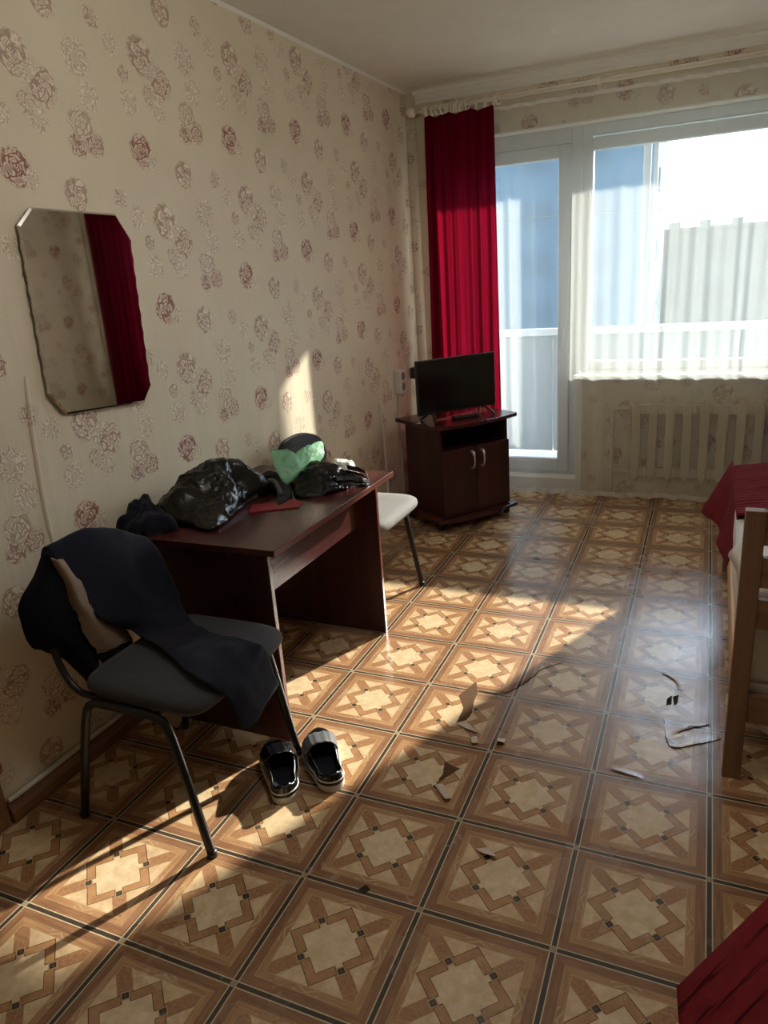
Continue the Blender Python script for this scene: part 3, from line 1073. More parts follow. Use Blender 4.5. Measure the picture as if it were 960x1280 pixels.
# ================================================================== CHAIRS
def chair(name, label, x, y, uph, metal, back_mat):
    t = thing(name, label, 'chair', (x, y, 0), 0.0, None)
    for s in (-1, 1):
        yy = 0.235 * s
        bm = bmesh.new()
        tube(bm, smooth_path([(0.238, yy, 0.006), (0.20, yy, 0.21), (0.165, yy, 0.385), (0.135, yy, 0.418), (0.09, yy, 0.425),
                              (-0.05, yy, 0.425), (-0.09, yy, 0.42), (-0.125, yy, 0.385), (-0.17, yy, 0.24), (-0.232, yy, 0.006)], 6), 0.0125, 12)
        link('side_frame', bm, metal, t, smooth=True)
        for fx in (0.238, -0.232):
            bm = bmesh.new()
            tube(bm, [(fx, yy, 0.0), (fx, yy, 0.02)], 0.014, 12)
            link('foot_cap', bm, M['black_plastic'], t, smooth=True)
        bm = bmesh.new()
        ys = 0.212 * s
        tube(bm, smooth_path([(0.10, ys, 0.425), (-0.12, ys, 0.425), (-0.175, ys, 0.440), (-0.210, ys, 0.485), (-0.228, ys, 0.57), (-0.244, ys * 0.86, 0.68), (-0.254, ys * 0.78, 0.735)], 6), 0.010, 10)
        link('back_post', bm, metal, t, smooth=True)
    bm = bmesh.new()
    tube(bm, [(0.12, -0.235, 0.424), (0.12, 0.235, 0.424)], 0.009, 10)
    tube(bm, [(-0.08, -0.235, 0.424), (-0.08, 0.235, 0.424)], 0.009, 10)
    link('cross_bar', bm, metal, t, smooth=True)
    # seat: rounded cushion
    def super_outline(a, b, n, p=3.4):
        r = []
        for k in range(n):
            th = 2 * PI * k / n
            c, s2 = math.cos(th), math.sin(th)
            r.append((a * math.copysign(abs(c) ** (2 / p), c), b * math.copysign(abs(s2) ** (2 / p), s2)))
        return r
    bm = bmesh.new()
    rings = []
    for (sc, z) in ((0.90, 0.434), (0.97, 0.437), (1.0, 0.448), (1.0, 0.458), (0.985, 0.470), (0.94, 0.479), (0.80, 0.485), (0.5, 0.487)):
        rings.append([bm.verts.new((0.055 + a * sc, b * sc * (1 + 0.10 * a), z + 0.010 * (a > 0.1) * (a - 0.1) * -4)) for a, b in super_outline(0.212, 0.232, 56, 6.5)])
    for q, w in zip(rings, rings[1:]):
        for k in range(56):
            bm.faces.new((q[k], q[(k + 1) % 56], w[(k + 1) % 56], w[k]))
    bm.faces.new(rings[0][::-1])
    bm.faces.new(rings[-1])
    link('seat', bm, uph, t, smooth=True)
    # backrest: oval pad curved round the sitter, hard shell behind
    def pad(off, th, sc):
        bm = bmesh.new()
        rings = []
        for (k1, d) in ((0.0, -th), (0.7, -th), (0.95, -th * 0.8), (1.0, -th * 0.2), (1.0, th * 0.2), (0.95, th * 0.8), (0.7, th), (0.0, th)):
            ring = []
            for (a, b) in super_outline(0.200 * sc, 0.105 * sc, 48, 2.4):
                a, b = a * max(k1, 0.02), b * max(k1, 0.02)
                xx = -0.245 + off + 0.4 * a * a - 0.20 * b + d
                ring.append(bm.verts.new((xx, a, 0.70 + b)))
            rings.append(ring)
        for q, w in zip(rings, rings[1:]):
            for k in range(48):
                bm.faces.new((q[k], q[(k + 1) % 48], w[(k + 1) % 48], w[k]))
        bm.faces.new(rings[0][::-1])
        bm.faces.new(rings[-1])
        return bm
    link('backrest', pad(0.012, 0.014, 0.975), uph if back_mat is None else back_mat, t, smooth=True)
    link('back_shell', pad(-0.010, 0.010, 1.0), M['black_plastic'], t, smooth=True)
    return t


chair('office_chair', 'grey office chair with clothes hung over its back, in front of the desk', 0.440, 1.462, M['grey_uph'], M['black_metal'], None)
chair('office_chair', 'office chair, seat coloured as sunlit, standing behind the desk, near the television stand', 0.350, 2.840, M['sunlit_uph'], M['black_metal'], M['grey_uph'])

# ---- clothes on the near chair
def sheet(name, mat, rows, nu=60, nv=40, th=0.006, amp=0.006, seed=0.0, parent=None, cs=9.0):
    """cloth through rows of control points"""
    cols = [smooth_path(r, 8) for r in rows]
    m = len(cols[0])
    mesh_rows = []
    for j in range(m):
        mesh_rows.append(smooth_path([c[j] for c in cols], 8))
    bm = bmesh.new()
    V = []
    for j, r in enumerate(mesh_rows):
        row = []
        for i, p in enumerate(r):
            d = noise.noise(Vector(p) * cs + Vector((seed, 0, 0))) + 0.5 * noise.noise(Vector(p) * cs * 2.3 + Vector((0, seed, 0)))
            row.append(bm.verts.new(p + Vector((0.4, 0.3, 0.85)) * d * amp))
        V.append(row)
    for a, b in zip(V, V[1:]):
        for i in range(len(a) - 1):
            bm.faces.new((a[i], a[i + 1], b[i + 1], b[i]))
    o = link(name, bm, mat, parent, smooth=True)
    solidify(o, th)
    return o


jk = thing('jacket', 'navy jacket with tan lining draped over the near chair back and seat', 'jacket', (0.30, 1.46, 0.49))
J = lambda pts: [(a - 0.30, b - 1.46, c - 0.49) for a, b, c in pts]
# rows run from behind the backrest, over the top, down to the seat and off its front; first row = near edge
rows = [
    J([(0.165, 1.30, 0.66), (0.175, 1.296, 0.77), (0.208, 1.298, 0.836), (0.236, 1.315, 0.75), (0.255, 1.336, 0.667), (0.282, 1.381, 0.591), (0.300, 1.455, 0.520), (0.491, 1.392, 0.505), (0.678, 1.305, 0.500), (0.718, 1.345, 0.423), (0.740, 1.364, 0.335)]),
    J([(0.165, 1.42, 0.60), (0.178, 1.42, 0.77), (0.215, 1.424, 0.848), (0.252, 1.45, 0.77), (0.275, 1.49, 0.66), (0.31, 1.50, 0.56), (0.37, 1.50, 0.512), (0.50, 1.45, 0.507), (0.69, 1.40, 0.502), (0.725, 1.41, 0.43), (0.748, 1.41, 0.330)]),
    J([(0.165, 1.55, 0.60), (0.180, 1.55, 0.74), (0.215, 1.55, 0.808), (0.252, 1.56, 0.72), (0.275, 1.575, 0.60), (0.32, 1.575, 0.535), (0.39, 1.55, 0.510), (0.50, 1.51, 0.506), (0.69, 1.47, 0.502), (0.722, 1.47, 0.43), (0.745, 1.46, 0.345)]),
    J([(0.165, 1.66, 0.58), (0.180, 1.665, 0.68), (0.210, 1.668, 0.735), (0.240, 1.68, 0.69), (0.260, 1.70, 0.60), (0.32, 1.66, 0.53), (0.40, 1.60, 0.506), (0.50, 1.555, 0.503), (0.685, 1.523, 0.500), (0.712, 1.541, 0.47), (0.735, 1.556, 0.360)]),
]
sheet('jacket_body', M['navy'], rows, parent=jk, amp=0.010, th=0.007, seed=2.0)
rows = [
    J([(0.195, 1.310, 0.828), (0.195, 1.262, 0.771), (0.195, 1.192, 0.712), (0.195, 1.187, 0.636), (0.195, 1.224, 0.567), (0.195, 1.275, 0.525), (0.195, 1.329, 0.436), (0.195, 1.382, 0.359)]),
    J([(0.235, 1.283, 0.832), (0.240, 1.265, 0.794), (0.245, 1.233, 0.724), (0.245, 1.231, 0.652), (0.243, 1.258, 0.592), (0.240, 1.292, 0.545), (0.240, 1.328, 0.476), (0.235, 1.352, 0.387)]),
    J([(0.240, 1.285, 0.830), (0.245, 1.296, 0.804), (0.245, 1.308, 0.722), (0.245, 1.312, 0.652), (0.240, 1.327, 0.600), (0.238, 1.342, 0.548), (0.238, 1.360, 0.496), (0.238, 1.355, 0.394)]),
]
sheet('sleeve', M['navy_dark'], rows, parent=jk, amp=0.014, th=0.012, seed=6.0, cs=13)
rows = [
    J([(0.250, 1.280, 0.826), (0.252, 1.304, 0.699), (0.252, 1.319, 0.614), (0.252, 1.332, 0.547), (0.252, 1.357, 0.489)]),
    J([(0.268, 1.285, 0.824), (0.272, 1.319, 0.685), (0.272, 1.353, 0.598), (0.270, 1.380, 0.538), (0.270, 1.406, 0.480)]),
    J([(0.255, 1.310, 0.812), (0.252, 1.375, 0.659), (0.258, 1.430, 0.567), (0.262, 1.472, 0.513), (0.262, 1.485, 0.466)]),
]
o = sheet('lining', M['tan'], rows, parent=jk, amp=0.012, th=0.005, seed=9.0, cs=16)
o['label'] = 'tan lining'
rows = [
    J([(0.250, 1.350, 0.490), (0.250, 1.362, 0.465), (0.250, 1.377, 0.441)]),
    J([(0.268, 1.410, 0.480), (0.268, 1.415, 0.452), (0.262, 1.420, 0.430)]),
    J([(0.260, 1.485, 0.470), (0.258, 1.478, 0.445), (0.252, 1.462, 0.418)]),
]
sheet('cuff', M['navy_dark'], rows, parent=jk, amp=0.006, th=0.010, seed=12.0)

# ================================================================== THINGS ON THE DESK
ZD = 0.7215
X, Yv, Z = (1, 0, 0), (0, 1, 0), (0, 0, 1)
blob_o = blob('navy_bundle', M['navy'], (0, 0, ZD), X, Yv, Z,
     [(0.035, 1.72), (0.10, 1.708), (0.19, 1.715), (0.240, 1.800), (0.14, 1.822), (0.09, 1.862), (0.045, 1.90), (0.025, 1.82)],
     [(0.10, 1.745, 0.060), (0.06, 1.80, 0.088), (0.075, 1.85, 0.105), (0.17, 1.775, 0.062), (0.12, 1.80, 0.085), (0.05, 1.75, 0.065)],
     [(0.1, 1.8, 0.0)], amp=0.014, cs=13, seed=4, ridge=0.007)
tag(blob_o, 'navy cloth bundle on the desk, at the near end behind the black bag', 'clothes')
blob_o = blob('black_bag', M['bag_black'], (0, 0, ZD), X, Yv, Z,
     [(0.050, 1.90), (0.12, 1.825), (0.25, 1.820), (0.370, 1.798), (0.366, 1.90), (0.335, 2.02), (0.318, 2.13), (0.335, 2.235), (0.25, 2.30), (0.12, 2.29), (0.05, 2.12)],
     [(0.10, 1.88, 0.095), (0.19, 1.90, 0.112), (0.17, 2.00, 0.142), (0.205, 2.09, 0.165), (0.24, 2.16, 0.158), (0.30, 2.225, 0.105), (0.305, 2.10, 0.080), (0.31, 1.95, 0.064), (0.335, 1.85, 0.032), (0.24, 1.86, 0.070), (0.12, 2.14, 0.13), (0.10, 2.25, 0.08)],
     [(0.2, 2.0, 0.0)], n_ang=154, n_rad=44, amp=0.016, cs=13, seed=1.5, rim=0.006)
tag(blob_o, 'large shiny black plastic bag on the desk, at the near end', 'bag')
blob_o = blob('cloth_hat', M['cap_cloth'], (0, 0, ZD), X, Yv, Z,
     [(0.20, 2.335), (0.30, 2.315), (0.352, 2.25), (0.40, 2.17), (0.450, 2.10), (0.448, 2.19), (0.385, 2.29), (0.29, 2.385), (0.20, 2.41)],
     [(0.28, 2.32, 0.050), (0.36, 2.24, 0.040), (0.42, 2.17, 0.026), (0.33, 2.33, 0.045), (0.24, 2.36, 0.055)],
     [(0.3, 2.3, 0.003)], amp=0.008, cs=12, seed=8)
tag(blob_o, 'soft charcoal cap on the desk, between the two black bags', 'cap')
bm = bmesh.new()
pth = smooth_path([(0.300, 2.270, 0.040), (0.340, 2.245, 0.044), (0.385, 2.20, 0.038), (0.43, 2.15, 0.026)], 8)
tube(bm, [(a, b, c + ZD) for a, b, c in pth], 0.010, 8, flat=0.5)
link('hat_band', bm, M['grey_band'], blob_o, smooth=True)

bm = bmesh.new()
prism(bm, [(0.385, 2.000), (0.535, 2.097), (0.520, 2.155), (0.46, 2.17), (0.35, 2.08)], ZD - 0.001, ZD + 0.003, 2)
tag(link('red_booklet', bm, M['red_card']), 'thin red booklet flat on the desk under the charcoal cap', 'booklet')

blob_o = blob('smoky_bag', M['bag_smoke'], (0, 0, ZD), X, Yv, Z,
     [(0.30, 2.40), (0.39, 2.30), (0.46, 2.20), (0.52, 2.21), (0.575, 2.27), (0.60, 2.36), (0.55, 2.46), (0.45, 2.50), (0.35, 2.48)],
     [(0.36, 2.40, 0.045), (0.42, 2.45, 0.085), (0.46, 2.38, 0.075), (0.44, 2.29, 0.030), (0.52, 2.33, 0.050), (0.52, 2.42, 0.080), (0.56, 2.37, 0.030), (0.48, 2.23, 0.022)],
     [(0.45, 2.35, 0.003)], amp=0.012, cs=15, seed=21, ridge=0.005)
tag(blob_o, 'crumpled smoky black plastic bag on the desk, at the far end', 'bag')
bm = bmesh.new()
for dz, dy in ((0.0, 0.0), (0.016, 0.010)):
    pth = smooth_path([(0.555, 2.33 + dy, 0.030 + dz), (0.605, 2.365 + dy, 0.022 + dz), (0.650, 2.385 + dy, 0.012 + dz * .6), (0.655, 2.42 + dy, 0.010), (0.62, 2.455 + dy, 0.020 + dz), (0.55, 2.45 + dy, 0.035 + dz)], 6)
    tube(bm, [(a, b, c + ZD) for a, b, c in pth], [0.022] * 5 + [0.016] * 6 + [0.010] * 9 + [0.016] * 6 + [0.022] * 5, 10, flat=0.16)
link('bag_handle', bm, M['bag_smoke'], blob_o, smooth=True)

# green see-through bag propped up between the hat and the smoky bag
blob_o = blob('green_bag', M['bag_green'], (0.392, 2.246, 0.760), (-0.165, 0.980, 0.108), (-0.759, -0.197, 0.621), (0.63, 0.02, 0.776),
     [(0.138, 0.126), (0.129, 0.099), (0.112, 0.079), (0.194, 0.053), (0.301, 0.039), (0.401, 0.025), (0.451, 0.002), (0.385, -0.036), (0.32, -0.046), (0.222, -0.026), (0.121, -0.016), (0.02, -0.012), (-0.005, 0.0), (0.015, 0.033), (0.055, 0.081)],
     [(0.05, 0.02, 0.028), (0.12, 0.03, 0.040), (0.25, 0.01, 0.045), (0.36, 0.0, 0.03), (0.10, 0.09, 0.02)],
     [(0.1, 0.03, -0.008), (0.3, 0.0, -0.015)], amp=0.016, cs=20, seed=31)
tag(blob_o, 'crumpled pale green see-through plastic bag propped up on the desk', 'bag')
blob_o = blob('white_wrapper', M['bag_white'], (0, 0, ZD), X, Yv, Z,
     [(0.40, 2.53), (0.47, 2.50), (0.53, 2.50), (0.545, 2.56), (0.50, 2.60), (0.43, 2.60)],
     [(0.46, 2.54, 0.055), (0.50, 2.55, 0.050), (0.44, 2.57, 0.040)],
     [(0.46, 2.55, 0.002)], amp=0.014, cs=22, seed=41, n_ang=60, n_rad=16)
tag(blob_o, 'small crumpled white wrapper at the far end of the desk', 'wrapper')

# ================================================================== TV STAND, TV, REMOTE
th = math.radians(54.5)
ux, uy = math.cos(th), math.sin(th)
stand = thing('television_stand', 'dark mahogany television stand on castors in the corner', 'cabinet', (0.432 + 0.25 * ux, 3.848 + 0.25 * uy, 0), th)
# local: x along the front, y into the corner, front face at y=0
def bowed(hw, y0, y1, bow, n=14):
    return [(-hw + 2 * hw * k / n, y0 - bow * (1 - (2 * k / n - 1) ** 2)) for k in range(n + 1)] + [(hw, y1), (-hw, y1)]
for nm, z0, z1, hw in (('top', 0.620, 0.642, 0.300), ('base_board', 0.055, 0.077, 0.300)):
    bm = bmesh.new()
    prism(bm, bowed(hw, -0.035, 0.40, 0.045), z0, z1, 2)
    link(nm, bm, M['mahogany'], stand, bevel=0.002)
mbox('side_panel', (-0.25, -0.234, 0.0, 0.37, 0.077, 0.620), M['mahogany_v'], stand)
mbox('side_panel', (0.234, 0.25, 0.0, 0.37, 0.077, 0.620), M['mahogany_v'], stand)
mbox('shelf', (-0.234, 0.234, 0.02, 0.37, 0.462, 0.478), M['mahogany'], stand)
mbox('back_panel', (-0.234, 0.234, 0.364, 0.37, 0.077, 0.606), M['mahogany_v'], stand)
for s in (-1, 1):
    x0, x1 = (-0.249, -0.002) if s < 0 else (0.002, 0.249)
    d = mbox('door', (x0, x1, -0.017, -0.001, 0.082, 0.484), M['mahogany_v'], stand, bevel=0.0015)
    bm = bmesh.new()
    hx = 0.036 * s
    tube(bm, smooth_path([(hx, -0.017, 0.455), (hx, -0.034, 0.452), (hx, -0.044, 0.43), (hx, -0.046, 0.405), (hx, -0.044, 0.382), (hx, -0.034, 0.362), (hx, -0.017, 0.358)], 5),
         [0.010] * 4 + [0.009] * 6 + [0.0055] * 11 + [0.006] * 5 + [0.008] * 5, 10)
    link('handle', bm, M['steel'], d, smooth=True)
for (x, y) in ((-0.25, 0.02), (0.25, 0.02), (-0.25, 0.34), (0.25, 0.34)):
    bm = bmesh.new()
    tube(bm, [(x - 0.012, y, 0.02), (x + 0.012, y, 0.02)], 0.02, 16)
    box(bm, x - 0.016, x + 0.016, y - 0.012, y + 0.012, 0.034, 0.055)
    link('castor', bm, M['black_plastic'], stand)

tv = thing('television', 'small black flat television on the dark stand in the corner', 'television', (0.47, 4.085, 0.642), math.radians(50.0))
mbox('cabinet', (-0.268, 0.268, -0.004, 0.022, 0.045, 0.362), M['black_plastic'], tv, bevel=0.004)
mbox('rear_housing', (-0.19, 0.19, 0.022, 0.055, 0.07, 0.26), M['black_plastic'], tv, bevel=0.008)
mbox('screen', (-0.258, 0.258, -0.0052, -0.0038, 0.064, 0.354), M['screen'], tv)
for s in (-1, 1):
    bm = bmesh.new()
    tube(bm, smooth_path([(0.165 * s, 0.008, 0.06), (0.185 * s, -0.03, 0.04), (0.205 * s, -0.085, 0.005)], 5), 0.007, 8)
    tube(bm, smooth_path([(0.165 * s, 0.012, 0.06), (0.185 * s, 0.045, 0.04), (0.205 * s, 0.09, 0.005)], 5), 0.007, 8)
    link('foot', bm, M['black_plastic'], tv, smooth=True)
bm = bmesh.new()
tube(bm, smooth_path([(-0.1, 0.05, 0.10), (-0.2, 0.06, 0.03), (-0.27, 0.02, 0.003), (-0.30, -0.02, 0.006), (-0.27, -0.05, 0.006)], 6), 0.0035, 6)
link('power_cord', bm, M['black_plastic'], tv, smooth=True)

rem = thing('remote_control', 'black remote control lying on the stand in front of the television', 'remote', (0.515, 4.085, 0.642), math.radians(42))
mbox('case', (-0.085, 0.085, -0.023, 0.023, 0.0, 0.017), M['black_plastic'], rem, bevel=0.006)
bm = bmesh.new()
for i in range(8):
    for j in range(3):
        if i == 3:
            continue
        box(bm, -0.068 + i * 0.018, -0.058 + i * 0.018, -0.016 + j * 0.012, -0.008 + j * 0.012, 0.017, 0.0185)
link('keypad', bm, M['button'], rem)

# ================================================================== BEDS
def bed(label, y0, y1, x0, x1, post_h):
    t = thing('pine_bed', label, 'bed', ((x0 + x1) / 2, (y0 + y1) / 2, 0))
    ox, oy = (x0 + x1) / 2, (y0 + y1) / 2
    B = lambda a, b, c, d, e, f: (a - ox, b - ox, c - oy, d - oy, e, f)
    for ya, ph, rails in ((y0, post_h, ((0.740, post_h), (0.618, 0.704), (0.496, 0.583), (0.196, 0.286))), (y1 - 0.034, 0.40, ((0.30, 0.39),))):
        for xa in (x0, x1 - 0.05):
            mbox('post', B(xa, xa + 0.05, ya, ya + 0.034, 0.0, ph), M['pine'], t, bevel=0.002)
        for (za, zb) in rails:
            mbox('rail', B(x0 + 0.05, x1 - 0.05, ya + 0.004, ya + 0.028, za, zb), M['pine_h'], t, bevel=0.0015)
    for xa in (x0 + 0.004, x1 - 0.026):
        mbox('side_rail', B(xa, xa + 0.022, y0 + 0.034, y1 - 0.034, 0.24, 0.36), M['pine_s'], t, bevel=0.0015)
    for k in range(11):
        ya = y0 + 0.08 + k * (y1 - y0 - 0.24) / 10
        mbox('slat', B(x0 + 0.026, x1 - 0.026, ya, ya + 0.07, 0.29, 0.305), M['pine_h'], t)
    return t


def mattress(label, y0, y1, x0, x1, z0, z1):
    bm = bmesh.new()
    box(bm, x0, x1, y0, y1, z0, z1)
    bmesh.ops.subdivide_edges(bm, edges=bm.edges[:], cuts=12, use_grid_fill=True)
    for v in bm.verts:
        v.co += Vector((noise.noise(v.co * 6) * 0.008, noise.noise(v.co * 6 + Vector((5, 0, 0))) * 0.008, noise.noise(v.co * 5 + Vector((0, 7, 0))) * 0.012))
    o = link('mattress', bm, M['linen'], smooth=True, bevel=0.0)
    return tag(o, label, 'mattress')


def spread(label, top_x, x_out, ys, ztop, prof_far, near_low, name='bedspread'):
    """ys=(near, far); a sheet over the top then hanging on the left side, jutting out towards its far corner"""
    y0, y1 = ys
    def fn(u, v):
        # v along the bed (near to far), u across: 0 = lower hem on the left, 1 = right edge of the bed
        y = y0 + (y1 - y0) * v
        hem = Vector((near_low[0] + (prof_far[0] - near_low[0]) * v ** 1.6, near_low[1] + (prof_far[1] - near_low[1]) * v, near_low[2] + (prof_far[2] - near_low[2]) * v))
        shoulder = Vector((top_x, y, ztop))
        if u < 0.35:
            t = u / 0.35
            p = hem.lerp(shoulder, t)
            b = math.sin(PI * t)
            fold = 0.020 * math.sin(v * 10 + 1.2) * (1 - t) * (0.3 + v)
            p += Vector((0.012 * b + fold, 0.0, 0.022 * b))
        else:
            t = (u - 0.35) / 0.65
            p = shoulder + Vector(((2.80 - top_x) * t, 0, 0.018 * min(1, t * 6) + 0.006 * noise.noise((t * 5, v * 6, 2))))
        p.z -= 0.07 * (max(0.0, v - 0.82) / 0.18) ** 1.5 * (u > 0.33)
        p += Vector((0, 0, 0.006)) * noise.noise(Vector((u * 7, v * 8, 1)))
        return p
    bm = bmesh.new()
    grid(bm, 70, 60, fn, uv=True)
    o = link(name, bm, M['spread'], smooth=True)
    solidify(o, 0.006, 1.0)
    return tag(o, label, 'bedspread')


bed('pale pine bed with slatted end boards beside the window', 2.010, 3.64, 1.951, 2.80, 0.835)
mattress('white mattress lying in the pine bed beside the window', 2.06, 3.56, 1.962, 2.77, 0.306, 0.525)
spread('red ribbed bedspread over the far bed by the window', 1.968, 0, (2.85, 3.70), 0.545, (1.868, 3.46, 0.350), (1.942, 2.92, 0.30))
pil = blob('pillow', M['linen'], (0, 0, 0.54), X, Yv, Z,
     [(1.965, 2.07), (2.40, 2.06), (2.72, 2.07), (2.74, 2.30), (2.72, 2.52), (2.4, 2.54), (1.97, 2.52), (1.955, 2.3)],
     [(2.0, 2.2, 0.10), (2.4, 2.3, 0.15), (2.6, 2.3, 0.13), (2.0, 2.4, 0.09)], [(2.4, 2.3, 0.004)], amp=0.006, cs=6, seed=3, n_ang=72, n_rad=18)
tag(pil, 'white pillow at the near end of the far bed, behind the slatted board', 'pillow')
sc = blob('white_cloth', M['linen'], (0, 0, 0), X, (0, 0, 1), Yv,
     [(1.99, 0.30), (2.03, 0.17), (2.07, 0.135), (2.12, 0.17), (2.20, 0.15), (2.30, 0.30)],
     [(2.1, 0.2, 2.075)], [(2.1, 0.2, 2.06)], amp=0.006, cs=14, seed=9, n_ang=60, n_rad=12, rim=2.066)
tag(sc, 'corner of white cloth hanging below the lowest rail of the far bed', 'cloth')

nb = thing('divan_bed', 'low bed at lower right, hidden under a dark red bedspread', 'bed', (2.44, 0.25, 0))
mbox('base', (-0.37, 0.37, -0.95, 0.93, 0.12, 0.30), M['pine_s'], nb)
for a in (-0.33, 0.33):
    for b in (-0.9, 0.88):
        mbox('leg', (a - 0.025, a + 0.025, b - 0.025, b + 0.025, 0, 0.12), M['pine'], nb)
mattress('white mattress under the bedspread at lower right', -0.70, 1.17, 2.08, 2.81, 0.301, 0.44)
spread('dark red ribbed bedspread on the near bed at lower right', 2.075, 0, (-0.65, 1.235), 0.452, (1.890, 0.985, 0.325), (2.0, -0.65, 0.2))

# ================================================================== SHOES
def sneaker(label, heel, toe, left, strap_mat):
    heel, toe = Vector((*heel, 0)), Vector((*toe, 0))
    L = (toe - heel).length
    t = thing('sneaker', label, 'shoe', heel, math.atan2((toe - heel).y, (toe - heel).x), 'pair of black sneakers')
    sgn = 1 if left else -1

    def halfw(s):
        s = min(max(s, 0.0), 1.0)
        e = math.sqrt(max(0.0, 1 - (1 - min(s / 0.16, 1)) ** 2))
        f = math.sqrt(max(0.0, 1 - (max(0, s - 0.74) / 0.26) ** 2))
        return (0.038 + 0.014 * math.sin(PI * min(max((s - 0.25) / 0.9, 0), 1))) * min(e, f)
    cen = lambda s: 0.010 * sgn * math.sin(PI * s) * -1
    N = 40
    ss = [0.5 - 0.5 * math.cos(PI * k / N) for k in range(N + 1)]

    def outline(extra):
        a = [(s * L, cen(s) + halfw(s) * extra) for s in ss]
        b = [(s * L, cen(s) - halfw(s) * extra) for s in ss[1:-1][::-1]]
        return a + b

    def slab(nm, layers, mat):
        bm = bmesh.new()
        rings = []
        for z0, ex in layers:
            o = outline(ex)
            rings.append([bm.verts.new((a if ex <= 1.09 else a, b, z0 + 0.010 * max(0, a / L - 0.75) / 0.25)) for a, b in o])
        n = len(rings[0])
        for q, w in zip(rings, rings[1:]):
            for k in range(n):
                bm.faces.new((q[k], q[(k + 1) % n], w[(k + 1) % n], w[k]))
        bm.faces.new(rings[0][::-1])
        bm.faces.new(rings[-1])
        return link(nm, bm, mat, t, smooth=False)
    slab('sole', [(0.0, 1.04), (0.004, 1.10), (0.018, 1.12), (0.021, 1.06)], M['shoe_sole'])
    slab('midsole', [(0.021, 1.10), (0.024, 1.09), (0.032, 1.06)], M['shoe_mid'])
    slab('insole', [(0.033, 0.93), (0.036, 0.93)], M['insole'])

    def top(s):          # height of the upper along the shoe
        if s < 0.45:
            return 0.046 + 0.030 * (s / 0.45) ** 2
        return 0.040 + 0.036 * max(0.0, 1 - ((s - 0.45) / 0.55)) ** 0.6
    bm = bmesh.new()
    nphi = 33
    V = []
    for k in range(N + 1):
        s = ss[k]
        w = halfw(s) * 1.05 + 0.0005
        row = []
        for j in range(nphi):
            ph = PI * j / (nphi - 1)
            c, sn = math.cos(ph), math.sin(ph)
            row.append(bm.verts.new((s * L, cen(s) + w * math.copysign(abs(c) ** 0.75, c), 0.030 + (top(s) - 0.030 + 0.018) * sn ** 0.8)))
        V.append(row)
    for k in range(N):
        s = ss[k]
        if s < 0.50:
            lo = 8 if s > 0.04 else 12
            lo = lo - int(2 * math.sin(PI * min(1, s / 0.5)))
        else:
            lo = 99
        for j in range(nphi - 1):
            if lo != 99 and lo <= j < nphi - 1 - lo:
                continue
            bm.faces.new((V[k][j], V[k][j + 1], V[k + 1][j + 1], V[k + 1][j]))
    loose = [v for v in bm.verts if not v.link_faces]
    bmesh.ops.delete(bm, geom=loose, context='VERTS')
    up = link('upper', bm, M['shoe'], t, smooth=True)
    solidify(up, 0.004, 0.0)
    # white piping along the top of the midsole
    bm = bmesh.new()
    o = outline(1.085)
    tube(bm, [(a, b, 0.036 + 0.010 * max(0, a / L - 0.75) / 0.25) for a, b in o + o[:1]], 0.0034, 6, cap=False)
    pp = link('piping', bm, M['shoe_sole'], t, smooth=True)
    # wide strap across the instep
    bm = bmesh.new()
    rows = []
    for k in range(9):
        s = 0.46 + 0.30 * k / 8
        w = halfw(s) * 1.05 + 0.004
        row = []
        for j in range(25):
            ph = PI * (0.12 + 0.76 * j / 24)
            c, sn = math.cos(ph), math.sin(ph)
            rid = 0.0016 * math.sin(j * 1.9)
            row.append(bm.verts.new((s * L, cen(s) + w * math.copysign(abs(c) ** 0.75, c), 0.030 + (top(s) - 0.030 + 0.0235 + rid) * sn ** 0.8)))
        rows.append(row)
    for a, b in zip(rows, rows[1:]):
        for j in range(24):
            bm.faces.new((a[j], a[j + 1], b[j + 1], b[j]))
    st = link('strap', bm, strap_mat, t, smooth=True)
    solidify(st, 0.003, 0.0)
    return t


sneaker('black sneaker of the pair by the desk, the left one with a glossy black strap', (0.765, 1.475), (0.600, 1.665), True, M['shoe'])
sneaker('black sneaker of the pair by the desk, the right one with a grey strap', (0.880, 1.572), (0.714, 1.770), False, M['strap'])

# ================================================================== RIPS IN THE LINOLEUM (parts of the floor)
def patch(name, pts, z, mat):
    bm = bmesh.new()
    prism(bm, pts, 0.0002, z, 2)
    return link(name, bm, mat, floor)


patch('bare_patch', [(1.107, 2.296), (1.098, 2.268), (1.074, 2.186), (1.098, 2.15), (1.115, 2.116), (1.119, 2.024), (1.145, 2.048), (1.15, 2.07), (1.152, 2.094), (1.139, 2.16), (1.133, 2.229)], 0.0012, M['fibreboard'])
patch('bare_patch', [(1.149, 1.816), (1.18, 1.80), (1.206, 1.797), (1.163, 1.71), (1.160, 1.73), (1.164, 1.753)], 0.0012, M['fibreboard'])
patch('bare_patch', [(1.776, 2.386), (1.785, 2.405), (1.792, 2.414), (1.792, 2.357), (1.776, 2.347)], 0.0012, M['crack'])
patch('bare_patch', [(1.795, 2.408), (1.814, 2.426), (1.811, 2.367), (1.8, 2.355)], 0.0012, M['crack'])
patch('bare_patch', [(1.108, 1.262), (1.121, 1.283), (1.137, 1.273), (1.128, 1.254)], 0.0012, M['crack'])
patch('bare_patch', [(1.048, 3.54), (1.050, 3.556), (1.074, 3.56), (1.072, 3.545)], 0.0012, M['crack'])


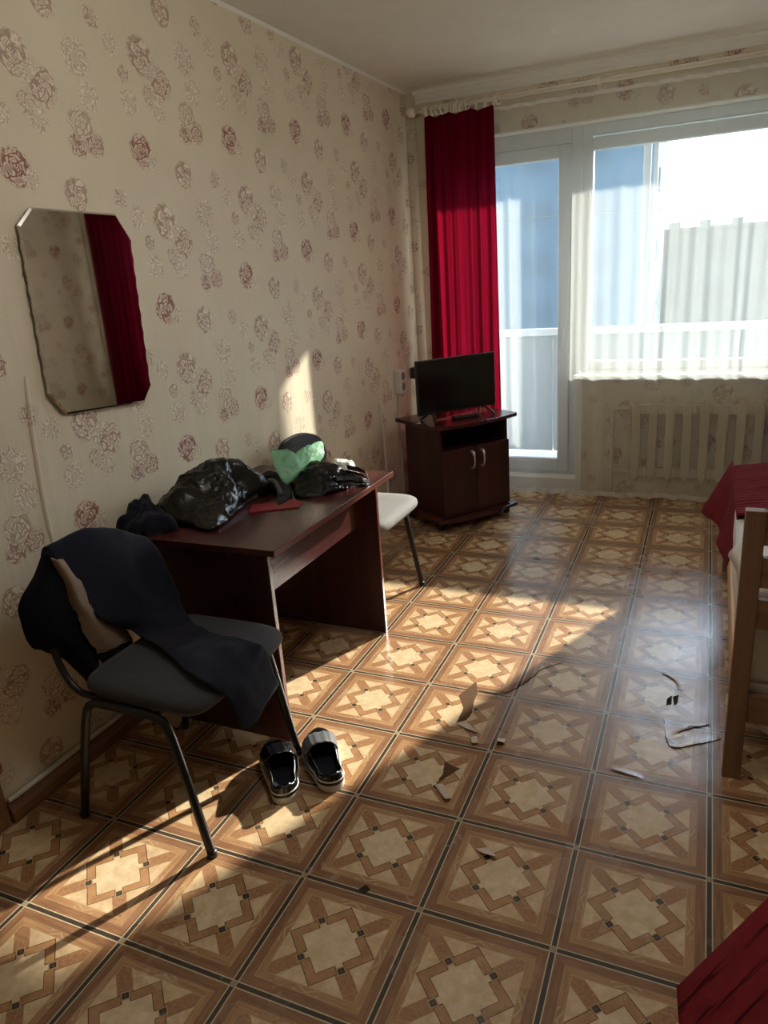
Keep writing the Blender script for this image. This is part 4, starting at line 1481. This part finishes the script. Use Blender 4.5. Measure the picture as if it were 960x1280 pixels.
def flap(pts, rise, name='torn_flap', mat='lino_back'):
    """four corners; the last two curl up off the floor"""
    a, b, c, d = [Vector((*p, 0)) for p in pts]
    bm = bmesh.new()
    grid(bm, 7, 6, lambda u, v: a.lerp(b, u).lerp(d.lerp(c, u), v) + Vector((0, 0, 0.0025 + rise * v * v * (1 - 0.4 * u))))
    o = link(name, bm, M[mat], floor, smooth=True)
    solidify(o, 0.0015, 0.0)
    return o


flap([(1.159, 1.696), (1.179, 1.710), (1.228, 1.650), (1.214, 1.635)], 0.012)
flap([(1.190, 1.958), (1.208, 1.970), (1.223, 1.930), (1.207, 1.918)], 0.008)
flap([(1.275, 1.980), (1.303, 1.986), (1.307, 1.951), (1.282, 1.947)], 0.016)
flap([(1.119, 2.018), (1.159, 2.031), (1.210, 1.985), (1.165, 1.991)], 0.006)
flap([(1.348, 1.491), (1.383, 1.510), (1.415, 1.474), (1.390, 1.471)], 0.014)


def lifted(path, w, rise, dark=True):
    """a lifted edge of the sheet along a crack, with the dark gap below it"""
    P = smooth_path([(x, y, 0) for x, y in path], 8)
    bm = bmesh.new()
    rows = []
    for i, p in enumerate(P):
        t = (P[min(i + 1, len(P) - 1)] - P[max(i - 1, 0)]).normalized()
        nr = Vector((-t.y, t.x, 0))
        tp = math.sin(PI * min(1, max(0, i / (len(P) - 1)))) ** 0.6
        jit = 0.004 * noise.noise(p * 40)
        rows.append([bm.verts.new(p + nr * (w * k / 5 + (jit if k == 0 else 0)) + Vector((0, 0, 0.001 + rise * tp * (1 - k / 5) ** 2))) for k in range(6)])
    for a, b in zip(rows, rows[1:]):
        for k in range(5):
            bm.faces.new((a[k], a[k + 1], b[k + 1], b[k]))
    o = link('lifted_edge', bm, M['lino'], floor, smooth=True)
    if dark:
        bm = bmesh.new()
        tube(bm, [p + Vector((0, 0, 0.0008)) for p in P], [0.0005] + [0.0013] * (len(P) - 2) + [0.0005], 6, flat=0.5)
        link('tear_line', bm, M['crack'], floor)


lifted([(1.133, 2.241), (1.219, 2.244), (1.258, 2.293), (1.301, 2.390), (1.321, 2.455), (1.387, 2.530)], 0.035, 0.003)
lifted([(1.748, 2.555), (1.795, 2.512), (1.810, 2.455)], 0.02, 0.003)
lifted([(1.775, 2.264), (1.791, 2.138), (1.817, 2.108), (1.882, 2.149), (1.950, 2.200)], 0.04, 0.004)
lifted([(1.797, 2.169), (1.858, 2.229), (1.916, 2.268)], 0.02, 0.003)
lifted([(1.641, 1.941), (1.682, 1.930), (1.740, 1.925)], 0.03, 0.004, False)
